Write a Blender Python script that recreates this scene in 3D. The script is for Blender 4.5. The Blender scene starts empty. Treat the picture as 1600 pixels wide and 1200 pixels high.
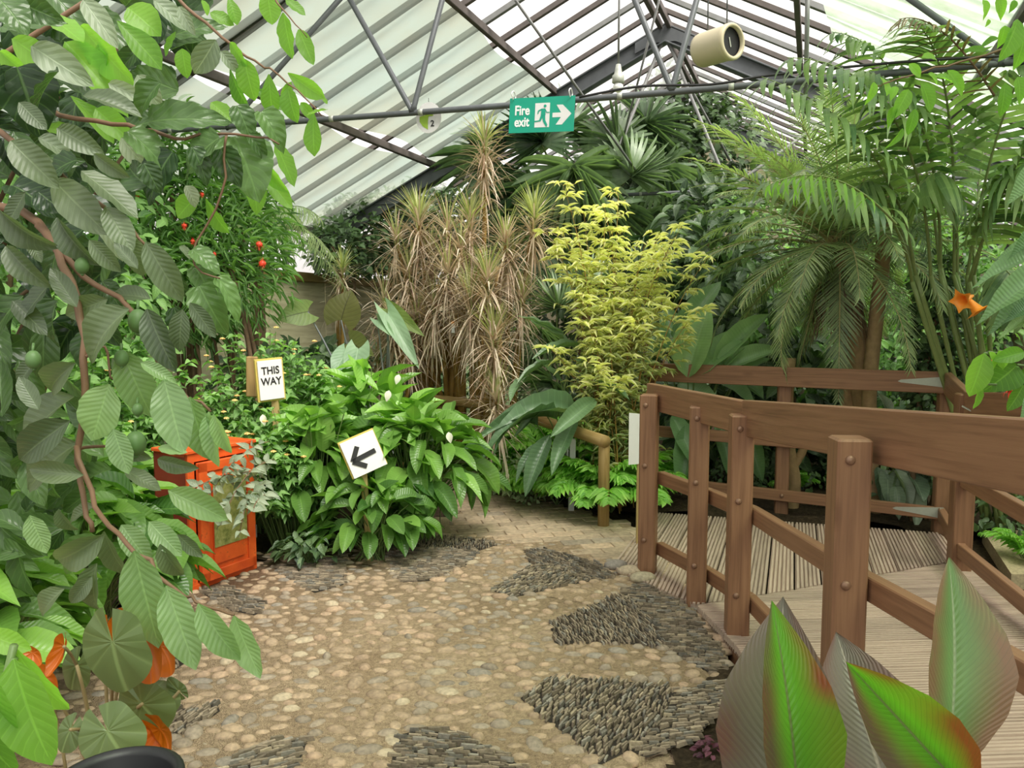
import bpy, bmesh, math, random
import numpy as np
from mathutils import Vector, Matrix

rnd = random.Random(7)
SC = bpy.context.scene
COL = SC.collection

# ------------------------------------------------------------------ camera, sky, sun, exposure
CAMH, PITCH, F = 1.5, math.radians(4.76), 1200.0
cam = bpy.data.objects.new('camera', bpy.data.cameras.new('camera'))
COL.objects.link(cam)
cam.location = (0, 0, CAMH)
cam.rotation_euler = (math.pi / 2 - PITCH, 0, 0)
cam.data.sensor_width = 36.0
cam.data.lens = 27.0
cam.data.clip_start = 0.05
SC.camera = cam
SC.view_settings.view_transform = 'Standard'
SC.view_settings.look = 'None'
SC.view_settings.gamma = 1
SC.view_settings.use_curve_mapping = False
SC.view_settings.exposure = 0.93
wd = bpy.data.worlds.new('overcast_sky')
SC.world = wd
wd.use_nodes = True
wn = wd.node_tree.nodes
wn['Background'].inputs[0].default_value = (1.0, 0.98, 0.955, 1)
wn['Background'].inputs[1].default_value = 0.72
sun = bpy.data.objects.new('sun', bpy.data.lights.new('sun', 'SUN'))
COL.objects.link(sun)
sun.data.energy = 5.5
sun.data.angle = math.radians(35)
sun.data.color = (1.0, 0.965, 0.91)
sun.rotation_euler = (math.radians(28), math.radians(24), 0)
sun['kind'] = 'helper'

# ------------------------------------------------------------------ helpers
def ray(px, py):
    a = (px - 800) / F; b = (600 - py) / F
    return Vector((a, math.cos(PITCH) + b * math.sin(PITCH), -math.sin(PITCH) + b * math.cos(PITCH)))
def P(px, py, Y):
    d = ray(px, py); return Vector((0, 0, CAMH)) + d * (Y / d.y)
def G(px, py, z=0.0):
    d = ray(px, py); return Vector((0, 0, CAMH)) + d * ((z - CAMH) / d.z)
V = Vector
RD = V((math.sin(math.radians(21.5)), math.cos(math.radians(21.5)), 0))      # along the ridge
TD = V((math.cos(math.radians(16.2)), -math.sin(math.radians(16.2)), 0))     # across the house
APX = V((1.776, 9.2, 4.967))
def roof(k, s, side, off=0.0):
    return APX + RD * k + TD * (side * s) + V((0, 0, -0.504 * s + off))

class MB:
    """collects geometry of one mesh object"""
    def __init__(self):
        self.v = []; self.l = []; self.s = []; self.uv = []; self.t = []; self.m = []; self.f = []; self.n = 0
    def add(self, v, loops, sizes, uv, tint, mat=0, flat=False):
        v = np.asarray(v, dtype=np.float32).reshape(-1, 3)
        self.v.append(v)
        self.l.append(np.asarray(loops, dtype=np.int32) + self.n)
        self.s.append(np.asarray(sizes, dtype=np.int32))
        self.uv.append(np.asarray(uv, dtype=np.float32).reshape(-1, 2))
        t = np.ones((len(v), 4), dtype=np.float32); tt = np.asarray(tint, dtype=np.float32)
        if tt.ndim == 0: t[:, :3] = tt
        else: t[:, :3] = tt
        self.t.append(t)
        self.m.append(np.full(len(sizes), mat, dtype=np.int32)); self.f.append(np.full(len(sizes), not flat))
        self.n += len(v)
    def faces(self, v, fs, tint=0.5, mat=0, uv=None, flat=False):
        loops = [i for f in fs for i in f]
        if uv is None: uv = np.zeros((len(loops), 2))
        self.add(v, loops, [len(f) for f in fs], uv, tint, mat, flat)
    def inst(self, tpl, mats, tints, mat=0):
        """many copies of a template: mats (k,4,4), tints (k,) or (k,3)"""
        tv, tl, ts, tuv = tpl
        mats = np.asarray(mats, dtype=np.float32)
        k = len(mats)
        if k == 0: return
        vv = np.einsum('kij,nj->kni', mats[:, :3, :3], tv) + mats[:, None, :3, 3]
        n = len(tv)
        ll = (tl[None, :] + (np.arange(k) * n)[:, None]).ravel()
        tints = np.asarray(tints, dtype=np.float32)
        if tints.ndim == 1: tints = np.repeat(tints[:, None], 3, 1)
        self.add(vv.reshape(-1, 3), ll, np.tile(ts, k), np.tile(tuv, (k, 1)), np.repeat(tints, n, 0), mat)
    def build(self, name, mats, parent=None, smooth=True, origin=None):
        me = bpy.data.meshes.new(name)
        o = bpy.data.objects.new(name, me)
        COL.objects.link(o)
        if not isinstance(mats, (list, tuple)): mats = [mats]
        for m in mats: me.materials.append(m)
        if self.n:
            v = np.concatenate(self.v); l = np.concatenate(self.l); s = np.concatenate(self.s)
            if parent is not None:
                q = parent
                while q is not None: v = v - np.array(q.location, dtype=np.float32); q = q.parent
            elif origin is not None:
                v = v - np.array(origin, dtype=np.float32); o.location = origin
            me.vertices.add(len(v)); me.vertices.foreach_set('co', v.ravel())
            me.loops.add(len(l)); me.loops.foreach_set('vertex_index', l)
            st = np.concatenate([[0], np.cumsum(s)[:-1]]).astype(np.int32)
            me.polygons.add(len(s)); me.polygons.foreach_set('loop_start', st)
            me.polygons.foreach_set('material_index', np.concatenate(self.m))
            me.polygons.foreach_set('use_smooth', np.concatenate(self.f) & smooth)
            uvl = me.uv_layers.new(name='UVMap')
            uvl.data.foreach_set('uv', np.concatenate(self.uv).ravel())
            ca = me.color_attributes.new(name='tint', type='FLOAT_COLOR', domain='POINT')
            ca.data.foreach_set('color', np.concatenate(self.t).ravel())
            me.update(calc_edges=True)
        if parent is not None: o.parent = parent
        return o

def thing(name, label, cat, loc=(0, 0, 0), group=None):
    o = bpy.data.objects.new(name, None); COL.objects.link(o)
    o.location = loc; o['label'] = label; o['category'] = cat
    o.empty_display_size = 0.1
    if group: o['group'] = group
    return o
def tag(o, label, cat, group=None):
    o['label'] = label; o['category'] = cat
    if group: o['group'] = group
    return o
def struct(o):
    o['kind'] = 'structure'; return o
def copy_tree(o, parent=None):
    c = o.copy(); COL.objects.link(c)
    if parent is not None: c.parent = parent
    for ch in list(o.children): copy_tree(ch, c)
    return c

def frame_from(d, up=V((0, 0, 1))):
    """columns: side, d, normal"""
    d = d.normalized()
    n = up - d * up.dot(d)
    if n.length < 1e-4: n = V((0, -1, 0)) - d * V((0, -1, 0)).dot(d)
    if n.length < 1e-4: n = V((1, 0, 0))
    n.normalize()
    sd = d.cross(n).normalized()
    return sd, d, n
def mat4(p, sd, d, n, sx=1, sy=1, sz=1):
    return np.array([[sd[0] * sx, d[0] * sy, n[0] * sz, p[0]], [sd[1] * sx, d[1] * sy, n[1] * sz, p[1]],
                     [sd[2] * sx, d[2] * sy, n[2] * sz, p[2]], [0, 0, 0, 1]], dtype=np.float32)

def beam(mb, p0, p1, w, h, up=V((0, 0, 1)), ch=0.006, tint=0.5, mat=0):
    """chamfered square beam; w across, h along up"""
    p0 = V(p0); p1 = V(p1)
    sd, d, n = frame_from(p1 - p0, up)
    L = (p1 - p0).length
    a, b = w / 2, h / 2; c = min(ch, a * .4, b * .4)
    prof = [(-a + c, -b), (a - c, -b), (a, -b + c), (a, b - c), (a - c, b), (-a + c, b), (-a, b - c), (-a, -b + c)]
    vs = []
    for e, (q, k, ins) in enumerate(((p0, 0, 1), (p0, 1, 0), (p1, -1, 0), (p1, 0, 1))):
        for x, y in prof:
            f = 1 - (c / max(a, b) if ins else 0)
            vs.append(q + d * (k * c) + sd * (x * (1 - c / a if ins else 1)) + n * (y * (1 - c / b if ins else 1)))
    fs = []; uv = []
    off = rnd.random() * 7
    cum = [0]
    for i in range(8):
        x0, y0 = prof[i]; x1, y1 = prof[(i + 1) % 8]; cum.append(cum[-1] + math.hypot(x1 - x0, y1 - y0))
    us = [0, c, L - c, L]
    for r in range(3):
        for i in range(8):
            j = (i + 1) % 8
            fs.append((r * 8 + i, r * 8 + j, (r + 1) * 8 + j, (r + 1) * 8 + i))
            uv += [(us[r] + off, cum[i] + off), (us[r] + off, cum[i + 1] + off), (us[r + 1] + off, cum[i + 1] + off), (us[r + 1] + off, cum[i] + off)]
    fs.append(tuple(reversed(range(8)))); uv += [(off + prof[i][0] * .2, off + prof[i][1]) for i in reversed(range(8))]
    fs.append(tuple(range(24, 32))); uv += [(off + prof[i][0] * .2, off + prof[i][1]) for i in range(8)]
    mb.faces(vs, fs, tint, mat, uv, True)

def tube(mb, pts, r, n=8, tint=0.5, mat=0, cap=True):
    pts = [V(p) for p in pts]; m = len(pts)
    rs = r if isinstance(r, (list, tuple)) else [r] * m
    vs = []; prev = None
    cum = 0; us = []
    for i, p in enumerate(pts):
        if i: cum += (p - pts[i - 1]).length
        us.append(cum)
        d = (pts[min(i + 1, m - 1)] - pts[max(i - 1, 0)])
        if d.length < 1e-6: d = V((0, 0, 1))
        d.normalize()
        if prev is None:
            a = V((0, 0, 1)) if abs(d.z) < .9 else V((1, 0, 0))
            prev = d.cross(a).normalized()
        u = (prev - d * prev.dot(d)).normalized(); prev = u; w = d.cross(u)
        for k in range(n):
            t = 2 * math.pi * k / n
            vs.append(p + (u * math.cos(t) + w * math.sin(t)) * rs[i])
    fs = []; uv = []
    for i in range(m - 1):
        for k in range(n):
            k2 = (k + 1) % n
            fs.append((i * n + k, i * n + k2, (i + 1) * n + k2, (i + 1) * n + k))
            c = 2 * math.pi * rs[i] / n
            uv += [(us[i], k * c), (us[i], (k + 1) * c), (us[i + 1], (k + 1) * c), (us[i + 1], k * c)]
    if cap:
        fs.append(tuple(reversed(range(n)))); uv += [(0, 0)] * n
        fs.append(tuple(range((m - 1) * n, m * n))); uv += [(0, 0)] * n
    mb.faces(vs, fs, tint, mat, uv)

def bez(p0, p1, p2, n=8):
    p0, p1, p2 = V(p0), V(p1), V(p2)
    return [p0 * (1 - t) ** 2 + p1 * (2 * t * (1 - t)) + p2 * t * t for t in [i / n for i in range(n + 1)]]
def smooth_path(pts, sub=4):
    pts = [V(p) for p in pts]; out = []
    for i in range(len(pts) - 1):
        a = pts[max(i - 1, 0)]; b = pts[i]; c = pts[i + 1]; d = pts[min(i + 2, len(pts) - 1)]
        for k in range(sub):
            t = k / sub
            out.append(0.5 * ((2 * b) + (c - a) * t + (2 * a - 5 * b + 4 * c - d) * t * t + (3 * b - a - 3 * c + d) * t ** 3))
    out.append(pts[-1]); return out

def ellipsoid(mb, c, rx, ry, rz, rot=0, tint=0.5, seg=10, rings=6, mat=0, R=None):
    vs = []
    for i in range(rings + 1):
        ph = math.pi * i / rings
        for j in range(seg):
            th = 2 * math.pi * j / seg
            vs.append(V((rx * math.sin(ph) * math.cos(th), ry * math.sin(ph) * math.sin(th), rz * math.cos(ph))))
    M = R if R is not None else Matrix.Rotation(rot, 3, 'Z')
    vs = [M @ v + V(c) for v in vs]
    fs = []; uv = []
    for i in range(rings):
        for j in range(seg):
            j2 = (j + 1) % seg
            fs.append((i * seg + j, (i + 1) * seg + j, (i + 1) * seg + j2, i * seg + j2))
            uv += [(j / seg, i / rings), (j / seg, (i + 1) / rings), ((j + 1) / seg, (i + 1) / rings), ((j + 1) / seg, i / rings)]
    mb.faces(vs, fs, tint, mat, uv)

def prism(mb, poly, o, ax, ay, depth, tint=0.5, mat=0):
    """2D polygon extruded: point = o + x*ax + y*ay, thickness along ax x ay"""
    o = V(o); ax = V(ax); ay = V(ay); n = ax.cross(ay).normalized() * depth
    k = len(poly)
    vs = [o + ax * x + ay * y for x, y in poly] + [o + ax * x + ay * y + n for x, y in poly]
    fs = [tuple(reversed(range(k))), tuple(range(k, 2 * k))] + [(i, (i + 1) % k, k + (i + 1) % k, k + i) for i in range(k)]
    uv = [(x, y) for x, y in reversed(poly)] + [(x, y) for x, y in poly]
    for i in range(k): uv += [poly[i], poly[(i + 1) % k], poly[(i + 1) % k], poly[i]]
    mb.faces(vs, fs, tint, mat, uv, True)

def inpoly(x, y, poly):
    c = False; n = len(poly); j = n - 1
    for i in range(n):
        xi, yi = poly[i][0], poly[i][1]; xj, yj = poly[j][0], poly[j][1]
        if (yi > y) != (yj > y) and x < (xj - xi) * (y - yi) / (yj - yi) + xi: c = not c
        j = i
    return c

# ------------------------------------------------------------------ materials
class NT:
    def __init__(self, name):
        self.m = bpy.data.materials.new(name); self.m.use_nodes = True
        self.t = self.m.node_tree; self.t.nodes.clear()
        self.out = self.n('ShaderNodeOutputMaterial')
    def n(self, ty, **kw):
        nd = self.t.nodes.new(ty)
        for k, v in kw.items():
            if k.startswith('i_'):
                key = k[2:]
                key = int(key) if key.isdigit() else key.replace('_', ' ')
                nd.inputs[key].default_value = v
            else: setattr(nd, k, v)
        return nd
    def l(self, a, b): self.t.links.new(a, b)
    def ramp(self, fac, stops):
        r = self.n('ShaderNodeValToRGB'); e = r.color_ramp.elements
        while len(e) < len(stops): e.new(0.5)
        for i, (p, c) in enumerate(stops): e[i].position = p; e[i].color = tuple(c) + (1,) if len(c) == 3 else c
        self.l(fac, r.inputs[0]); return r.outputs[0]
    def math(self, op, a, b=None, c=None):
        nd = self.n('ShaderNodeMath', operation=op)
        for i, x in enumerate((a, b, c)):
            if x is None: continue
            if isinstance(x, (int, float)): nd.inputs[i].default_value = x
            else: self.l(x, nd.inputs[i])
        return nd.outputs[0]
    def mix(self, fac, a, b, blend='MIX'):
        nd = self.n('ShaderNodeMix', data_type='RGBA', blend_type=blend)
        for s, x in ((0, fac), (6, a), (7, b)):
            if isinstance(x, (int, float)): nd.inputs[s].default_value = x
            elif isinstance(x, (tuple, list)): nd.inputs[s].default_value = tuple(x) + (1,) if len(x) == 3 else x
            else: self.l(x, nd.inputs[s])
        return nd.outputs[2]
    def noise(self, scale, detail=3, vec=None, rough=.5, dist=0):
        nd = self.n('ShaderNodeTexNoise'); nd.inputs['Scale'].default_value = scale
        nd.inputs['Detail'].default_value = detail; nd.inputs['Roughness'].default_value = rough
        nd.inputs['Distortion'].default_value = dist
        if vec is not None: self.l(vec, nd.inputs['Vector'])
        return nd.outputs[0]
    def bump(self, h, st=.3, dist=.01):
        nd = self.n('ShaderNodeBump'); nd.inputs['Strength'].default_value = st; nd.inputs['Distance'].default_value = dist
        self.l(h, nd.inputs['Height']); return nd.outputs[0]
    def pr(self, col, rough=.6, bump=None, spec=.5, metal=0, **kw):
        p = self.n('ShaderNodeBsdfPrincipled')
        for s, x in (('Base Color', col), ('Roughness', rough)):
            if isinstance(x, (int, float)): p.inputs[s].default_value = x
            elif isinstance(x, tuple): p.inputs[s].default_value = x + (1,) if len(x) == 3 else x
            else: self.l(x, p.inputs[s])
        p.inputs['Specular IOR Level'].default_value = spec; p.inputs['Metallic'].default_value = metal
        if bump is not None: self.l(bump, p.inputs['Normal'])
        return p
    def done(self, sh):
        self.l(sh.outputs[0] if hasattr(sh, 'outputs') else sh, self.out.inputs[0]); return self.m
    def pos(self):
        return self.n('ShaderNodeNewGeometry').outputs['Position']
    def uv(self, sx=1, sy=1):
        mp = self.n('ShaderNodeMapping'); mp.inputs['Scale'].default_value = (sx, sy, 1)
        self.l(self.n('ShaderNodeUVMap').outputs[0], mp.inputs[0]); return mp.outputs[0]
    def tint(self):
        a = self.n('ShaderNodeAttribute'); a.attribute_name = 'tint'; return a

def plain(name, col, rough=.5, metal=0, spec=.5, var=.12, scale=20, bmp=.1):
    t = NT(name); nz = t.noise(scale, 4, t.pos())
    c = t.mix(nz, tuple(x * (1 - var) for x in col), tuple(min(1, x * (1 + var)) for x in col))
    return t.done(t.pr(c, rough, t.bump(nz, bmp, .005), spec, metal))

def wood_mat(name, base, dark, light, grain=1.0, rough=.65, knots=True):
    t = NT(name)
    g = t.noise(1.0, 5, t.uv(2.2, 55 * grain), .6, .4)
    g2 = t.noise(1.0, 3, t.uv(1.1, 9), .5, .6)
    c = t.ramp(g, [(.3, dark), (.52, base), (.75, light)])
    c = t.mix(t.math('MULTIPLY', g2, .55), c, base)
    if knots:
        vo = t.n('ShaderNodeTexVoronoi'); vo.inputs['Scale'].default_value = 1.0
        t.l(t.uv(2.2, 7), vo.inputs['Vector'])
        k = t.ramp(vo.outputs['Distance'], [(.04, (1, 1, 1)), (.13, (0, 0, 0))])
        c = t.mix(t.math('MULTIPLY', k, .6), c, dark)
    at = t.tint()
    c = t.mix(.8, c, t.mix(at.outputs['Fac'], (.72, .72, .72), (1.25, 1.22, 1.2)), 'MULTIPLY')
    return t.done(t.pr(c, rough, t.bump(g, .25, .003), .35))

M = {}
M['fence'] = wood_mat('brown_stained_timber', (.26, .134, .073), (.155, .075, .040), (.33, .18, .10), rough=.48)
M['deck'] = wood_mat('grooved_decking', (.47, .36, .29), (.28, .21, .165), (.58, .46, .38), rough=.7, knots=False)
M['log'] = wood_mat('peeled_log', (.34, .23, .085), (.19, .11, .035), (.46, .34, .16), grain=.5)
M['pale_wood'] = wood_mat('pale_post', (.48, .36, .15), (.32, .22, .08), (.6, .48, .25))
M['ply'] = wood_mat('weathered_plywood', (.58, .53, .36), (.40, .35, .21), (.72, .68, .50), grain=.4, knots=False)
M['board'] = wood_mat('vertical_boards', (.36, .34, .17), (.2, .19, .08), (.5, .48, .28), grain=.6, knots=False)
M['bolt'] = plain('bolt_brown', (.25, .14, .09), .4, .3)
M['galv'] = plain('galvanised_steel', (.42, .44, .38), .55, .3, var=.1, scale=60)
M['steel'] = plain('grey_painted_steel', (.105, .115, .12), .5, .2, var=.25, scale=12)
M['steel_light'] = plain('pale_steel_bar', (.20, .205, .195), .5, .2, var=.3, scale=10)
M['rust'] = plain('rusty_bar', (.10, .085, .075), .7, .1, var=.4, scale=14)
M['black'] = plain('black_rubber', (.012, .012, .014), .45, 0, var=.1)
M['white'] = plain('white_plastic', (.78, .78, .76), .35, 0, var=.03)
M['ink'] = plain('black_ink', (.015, .015, .015), .5, 0, var=.02)
M['green_sign'] = plain('sign_green', (.0, .30, .19), .35, 0, var=.04)
M['sign_pale'] = plain('sign_pale', (.66, .66, .64), .4, 0, var=.05)
M['lime'] = plain('lime_green', (.30, .48, .04), .5, 0, var=.08)
M['cream'] = plain('cream_paint', (.56, .50, .33), .45, 0, var=.08, scale=6)
M['dark'] = plain('dark_void', (.010, .009, .012), .6, 0)
M['yellow_edge'] = plain('yellow_wood_edge', (.55, .44, .10), .6, 0)

def paint_orange():
    t = NT('orange_paint'); nz = t.noise(9, 4, t.pos()); n2 = t.noise(60, 3, t.pos())
    c = t.ramp(nz, [(.3, (.56, .066, .012)), (.7, (.78, .125, .022))])
    m = t.ramp(t.math('MULTIPLY', nz, n2), [(.36, (0, 0, 0)), (.46, (1, 1, 1))])
    c = t.mix(t.math('MULTIPLY', m, .5), c, (.20, .06, .02))
    return t.done(t.pr(c, .38, t.bump(n2, .08, .003), .5))
M['orange'] = paint_orange()
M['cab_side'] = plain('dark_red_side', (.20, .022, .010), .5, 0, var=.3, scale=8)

def notice_mat():
    t = NT('faded_green_notice'); nz = t.noise(25, 6, t.pos(), .7)
    c = t.ramp(nz, [(.35, (.14, .17, .045)), (.55, (.30, .32, .10)), (.7, (.40, .38, .18))])
    return t.done(t.pr(c, .25, None, .5))
M['notice'] = notice_mat()

def stone(name, stops_scale=40, rough=.85):
    t = NT(name); at = t.tint(); nz = t.noise(stops_scale, 4, t.pos())
    c = t.mix(1.0, at.outputs['Color'], t.ramp(nz, [(.3, (.72, .72, .72)), (.7, (1.18, 1.16, 1.12))]), 'MULTIPLY')
    return t.done(t.pr(c, rough, t.bump(nz, .35, .004), .3))
M['stone'] = stone('pebble_stone', 60)
M['slate'] = stone('slate_chips', 90)
M['brick'] = stone('clay_paver', 30, .8)
def mortar():
    t = NT('sandy_mortar'); p = t.pos()
    a = t.noise(2.2, 5, p, .6); b = t.noise(45, 5, p, .7); g = t.noise(180, 2, p)
    c = t.ramp(a, [(.3, (.38, .295, .21)), (.6, (.50, .405, .30)), (.8, (.56, .47, .37))])
    c = t.mix(.65, c, t.ramp(b, [(.33, (.22, .17, .12)), (.6, (.62, .54, .44))]), 'OVERLAY')
    h = t.math('ADD', t.math('MULTIPLY', b, 1.0), t.math('MULTIPLY', g, .5))
    return t.done(t.pr(c, .9, t.bump(h, .9, .02), .2))
M['mortar'] = mortar()
def soil():
    t = NT('dark_soil'); p = t.pos()
    b = t.noise(30, 8, p, .75); a = t.noise(3, 3, p)
    c = t.ramp(b, [(.35, (.02, .014, .009)), (.55, (.075, .052, .032)), (.75, (.19, .14, .09))])
    c = t.mix(t.math('MULTIPLY', a, .4), c, (.06, .045, .02))
    return t.done(t.pr(c, .95, t.bump(b, 1.0, .03), .15))
M['soil'] = soil()

def sheet(name, col, tr, tl, scale=1.5, stain=(.5, .45, .35), amt=.35, stretch=None):
    """thin translucent roofing: part clear, part diffusing"""
    t = NT(name); nz = t.noise(scale, 6, t.pos(), .65)
    c = t.mix(t.math('MULTIPLY', t.ramp(nz, [(.4, (0, 0, 0)), (.75, (1, 1, 1))]), amt), col, stain)
    b = t.n('ShaderNodeBsdfTranslucent'); t.l(c, b.inputs[0])
    d = t.n('ShaderNodeBsdfDiffuse'); t.l(c, d.inputs[0])
    m1 = t.n('ShaderNodeMixShader'); m1.inputs[0].default_value = tl
    t.l(d.outputs[0], m1.inputs[1]); t.l(b.outputs[0], m1.inputs[2])
    x = t.n('ShaderNodeBsdfTransparent'); t.l(c, x.inputs[0])
    m2 = t.n('ShaderNodeMixShader'); m2.inputs[0].default_value = tr
    t.l(m1.outputs[0], m2.inputs[1]); t.l(x.outputs[0], m2.inputs[2])
    return t.done(m2)
M['glass'] = sheet('greenhouse_glass', (.90, .885, .885), .70, .85, 1.2, (.62, .55, .48), .35)
M['cloth'] = sheet('green_shade_cloth', (.44, .53, .455), .72, .80, .9, (.47, .46, .33), .75)
M['cloth_r'] = sheet('pale_green_shade_cloth', (.60, .74, .57), .50, .85, 5, (.40, .50, .32), .8)
# ------------------------------------------------------------------ the ground
mb = MB()
mb.faces([(-14, -4, -.06), (16, -4, -.06), (16, 26, -.06), (-14, 26, -.06)], [(0, 1, 2, 3)])
struct(mb.build('ground', M['soil']))
# low soil beds either side of the paving
def mound(name, poly, top=.03, n=26):
    mb = MB(); xs = [p[0] for p in poly]; ys = [p[1] for p in poly]
    x0, x1, y0, y1 = min(xs), max(xs), min(ys), max(ys)
    vs = []; fs = []; idx = {}
    for i in range(n + 1):
        for j in range(n + 1):
            x = x0 + (x1 - x0) * i / n; y = y0 + (y1 - y0) * j / n
            z = top + .03 * math.sin(x * 5.1 + y * 3) * math.cos(y * 4.3 - x) + rnd.uniform(-.012, .012)
            idx[i, j] = len(vs); vs.append((x, y, z))
    for i in range(n):
        for j in range(n):
            x = x0 + (x1 - x0) * (i + .5) / n; y = y0 + (y1 - y0) * (j + .5) / n
            if inpoly(x, y, poly): fs.append((idx[i, j], idx[i + 1, j], idx[i + 1, j + 1], idx[i, j + 1]))
    mb.faces(vs, fs)
    return mb.build(name, M['soil'])

def disc(cx, cy, rx, ry, z, n=64):
    return [(cx + rx * math.cos(2 * math.pi * i / n), cy + ry * math.sin(2 * math.pi * i / n), z) for i in range(n)]
MC = (-.55, 3.72); MR = 1.56
# brick path
pathpoly = [tuple(G(*p).xy) for p in ((560, 880), (1010, 960), (1075, 940), (1050, 850), (985, 822), (890, 790), (838, 764), (795, 744), (748, 724), (705, 712), (660, 712), (620, 722), (640, 745), (690, 770), (720, 800), (660, 835), (560, 850))]
mb = MB()
mb.faces([(x, y, .002) for x, y in pathpoly], [tuple(range(len(pathpoly)))])
struct(mb.build('floor_joint_sand', M['mortar']))
mb = MB()
ang = math.radians(12)
bx, by = .215, .108
for i in range(-40, 60):
    for j in range(-40, 90):
        u = i * bx + (j % 2) * bx / 2; v = j * by
        cx = u * math.cos(ang) - v * math.sin(ang); cy = 3 + u * math.sin(ang) + v * math.cos(ang)
        if not inpoly(cx, cy, pathpoly): continue
        if ((cx - MC[0]) ** 2 + (cy - MC[1]) ** 2) < (MR - .03) ** 2: continue
        k = rnd.random(); g = rnd.uniform(.8, 1.12)
        base = (.47, .36, .26) if k < .7 else (.52, .385, .275) if k < .9 else (.40, .325, .25)
        dz = rnd.uniform(-.002, .002)
        p0 = V((cx - math.cos(ang) * (bx / 2 - .003), cy - math.sin(ang) * (bx / 2 - .003), -.027 + dz + .02))
        p1 = V((cx + math.cos(ang) * (bx / 2 - .003), cy + math.sin(ang) * (bx / 2 - .003), -.027 + dz + .02))
        beam(mb, p0, p1, by - .006, .03, ch=.004, tint=[b * g for b in base])
struct(mb.build('floor_brick_path', M['brick'], smooth=False))

# pebble and slate mosaic
mosaic = thing('pebble_mosaic', 'round sunburst paving of tan pebbles and dark slate wedges beside the wooden deck', 'paving', (MC[0], MC[1], 0))
mb = MB()
d0 = disc(MC[0], MC[1], MR, MR, 0.0)
mb.faces(d0 + [(x, y, -.12) for x, y, z in d0], [tuple(range(64))] + [(i, 64 + i, 64 + (i + 1) % 64, (i + 1) % 64) for i in range(64)])
mb.build('mortar_bed', M['mortar'], mosaic)
def gp(L): return [tuple(G(x, y).xy) for x, y in L]
W = [  # polygon in the photo, direction of the slates on the ground (degrees)
    ([(426, 887), (539, 867), (537, 914), (492, 927), (449, 904)], 8),
    ([(595, 865), (610, 857), (749, 861), (728, 884), (670, 908), (629, 910)], 2),
    ([(591, 850), (599, 841), (690, 838), (760, 844), (777, 852), (749, 861), (595, 861)], 88),
    ([(827, 886), (860, 883), (900, 893), (925, 908), (801, 934), (766, 923)], 52),
    ([(820, 861), (850, 859), (932, 880), (962, 902), (921, 910), (860, 885), (827, 882)], 130),
    ([(858, 975), (969, 929), (998, 946), (1021, 972), (1042, 1013), (969, 1005), (867, 1007)], 100),
    ([(969, 926), (1007, 911), (1071, 946), (1126, 1013), (1135, 1048), (1112, 1054), (1042, 1013), (1021, 972), (998, 946)], 165),
    ([(813, 1092), (861, 1057), (913, 1060), (1044, 1072), (1056, 1080), (1036, 1130), (983, 1174), (937, 1197), (913, 1168), (855, 1127)], 60),
    ([(1056, 1080), (1135, 1066), (1135, 1101), (1085, 1156), (1012, 1185), (983, 1174), (1036, 1130)], 12),
    ([(619, 1150), (660, 1141), (707, 1141), (786, 1180), (840, 1215), (820, 1260), (640, 1260), (608, 1215)], 170),
    ([(359, 1191), (411, 1161), (482, 1150), (475, 1176), (455, 1215), (420, 1250), (330, 1225)], 30),
    ([(262, 1113), (338, 1099), (344, 1112), (295, 1146), (262, 1150)], 75),
    ([(225, 1000), (265, 985), (295, 1008), (302, 1030), (275, 1046), (225, 1040)], 150),
    ([(306, 921), (355, 917), (415, 945), (400, 962), (362, 955)], 165),
]
wedges = []
for poly, a in W: wedges.append((gp(poly), a))
SL = [(-.5, -.5, 0), (.5, -.35, 0), (.42, .5, 0), (-.4, .42, 0), (-.42, -.4, 1), (.40, -.28, .9), (.36, .40, .95), (-.34, .34, 1.05)]
slate_tpl = (np.array(SL, np.float32), np.array([4, 5, 6, 7, 0, 1, 5, 4, 1, 2, 6, 5, 2, 3, 7, 6, 3, 0, 4, 7], np.int32), np.array([4] * 5, np.int32), np.zeros((20, 2), np.float32))
for poly, a in wedges:
    mb = MB(); mats = []; ti = []
    xs = [p[0] for p in poly]; ys = [p[1] for p in poly]
    ca, sa = math.cos(math.radians(a)), math.sin(math.radians(a))
    ln, th = .052, .0125
    cx = sum(xs) / len(xs); cy = sum(ys) / len(ys)
    for i in range(-18, 19):
        for j in range(-70, 71):
            u = (i + .5 * (j % 2) + rnd.uniform(-.25, .25)) * ln; v = (j + rnd.uniform(-.3, .3)) * th
            x = cx + u * ca - v * sa; y = cy + u * sa + v * ca
            if not inpoly(x, y, poly) or (x - MC[0]) ** 2 + (y - MC[1]) ** 2 > (MR + .15) ** 2: continue
            r = math.radians(a) + rnd.gauss(0, .13)
            sd = (math.cos(r), math.sin(r), rnd.uniform(-.1, .1)); dd = (-math.sin(r), math.cos(r), rnd.uniform(-.3, .3))
            mats.append(mat4((x, y, -.004), sd, dd, (0, 0, 1), ln * rnd.uniform(.75, 1.3), th * rnd.uniform(.55, .95), rnd.uniform(.012, .026)))
            g = rnd.uniform(.6, 1.65); w = rnd.random()
            b = (.225, .18, .135) if w < .6 else (.205, .185, .16) if w < .85 else (.29, .235, .17)
            ti.append([c * g for c in b])
    mb.inst(slate_tpl, mats, ti)
    base = MB(); k = len(poly)
    mb.faces([(x, y, .003) for x, y in poly], [tuple(range(k)) if sum((poly[i][0] * poly[(i + 1) % k][1] - poly[(i + 1) % k][0] * poly[i][1]) for i in range(k)) > 0 else tuple(reversed(range(k)))], (.035, .028, .022))
    mb.build('slate_wedge', M['slate'], mosaic, smooth=False)
mb = MB(); placed = []
cell = {}
random_p = random.Random(3)
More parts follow.
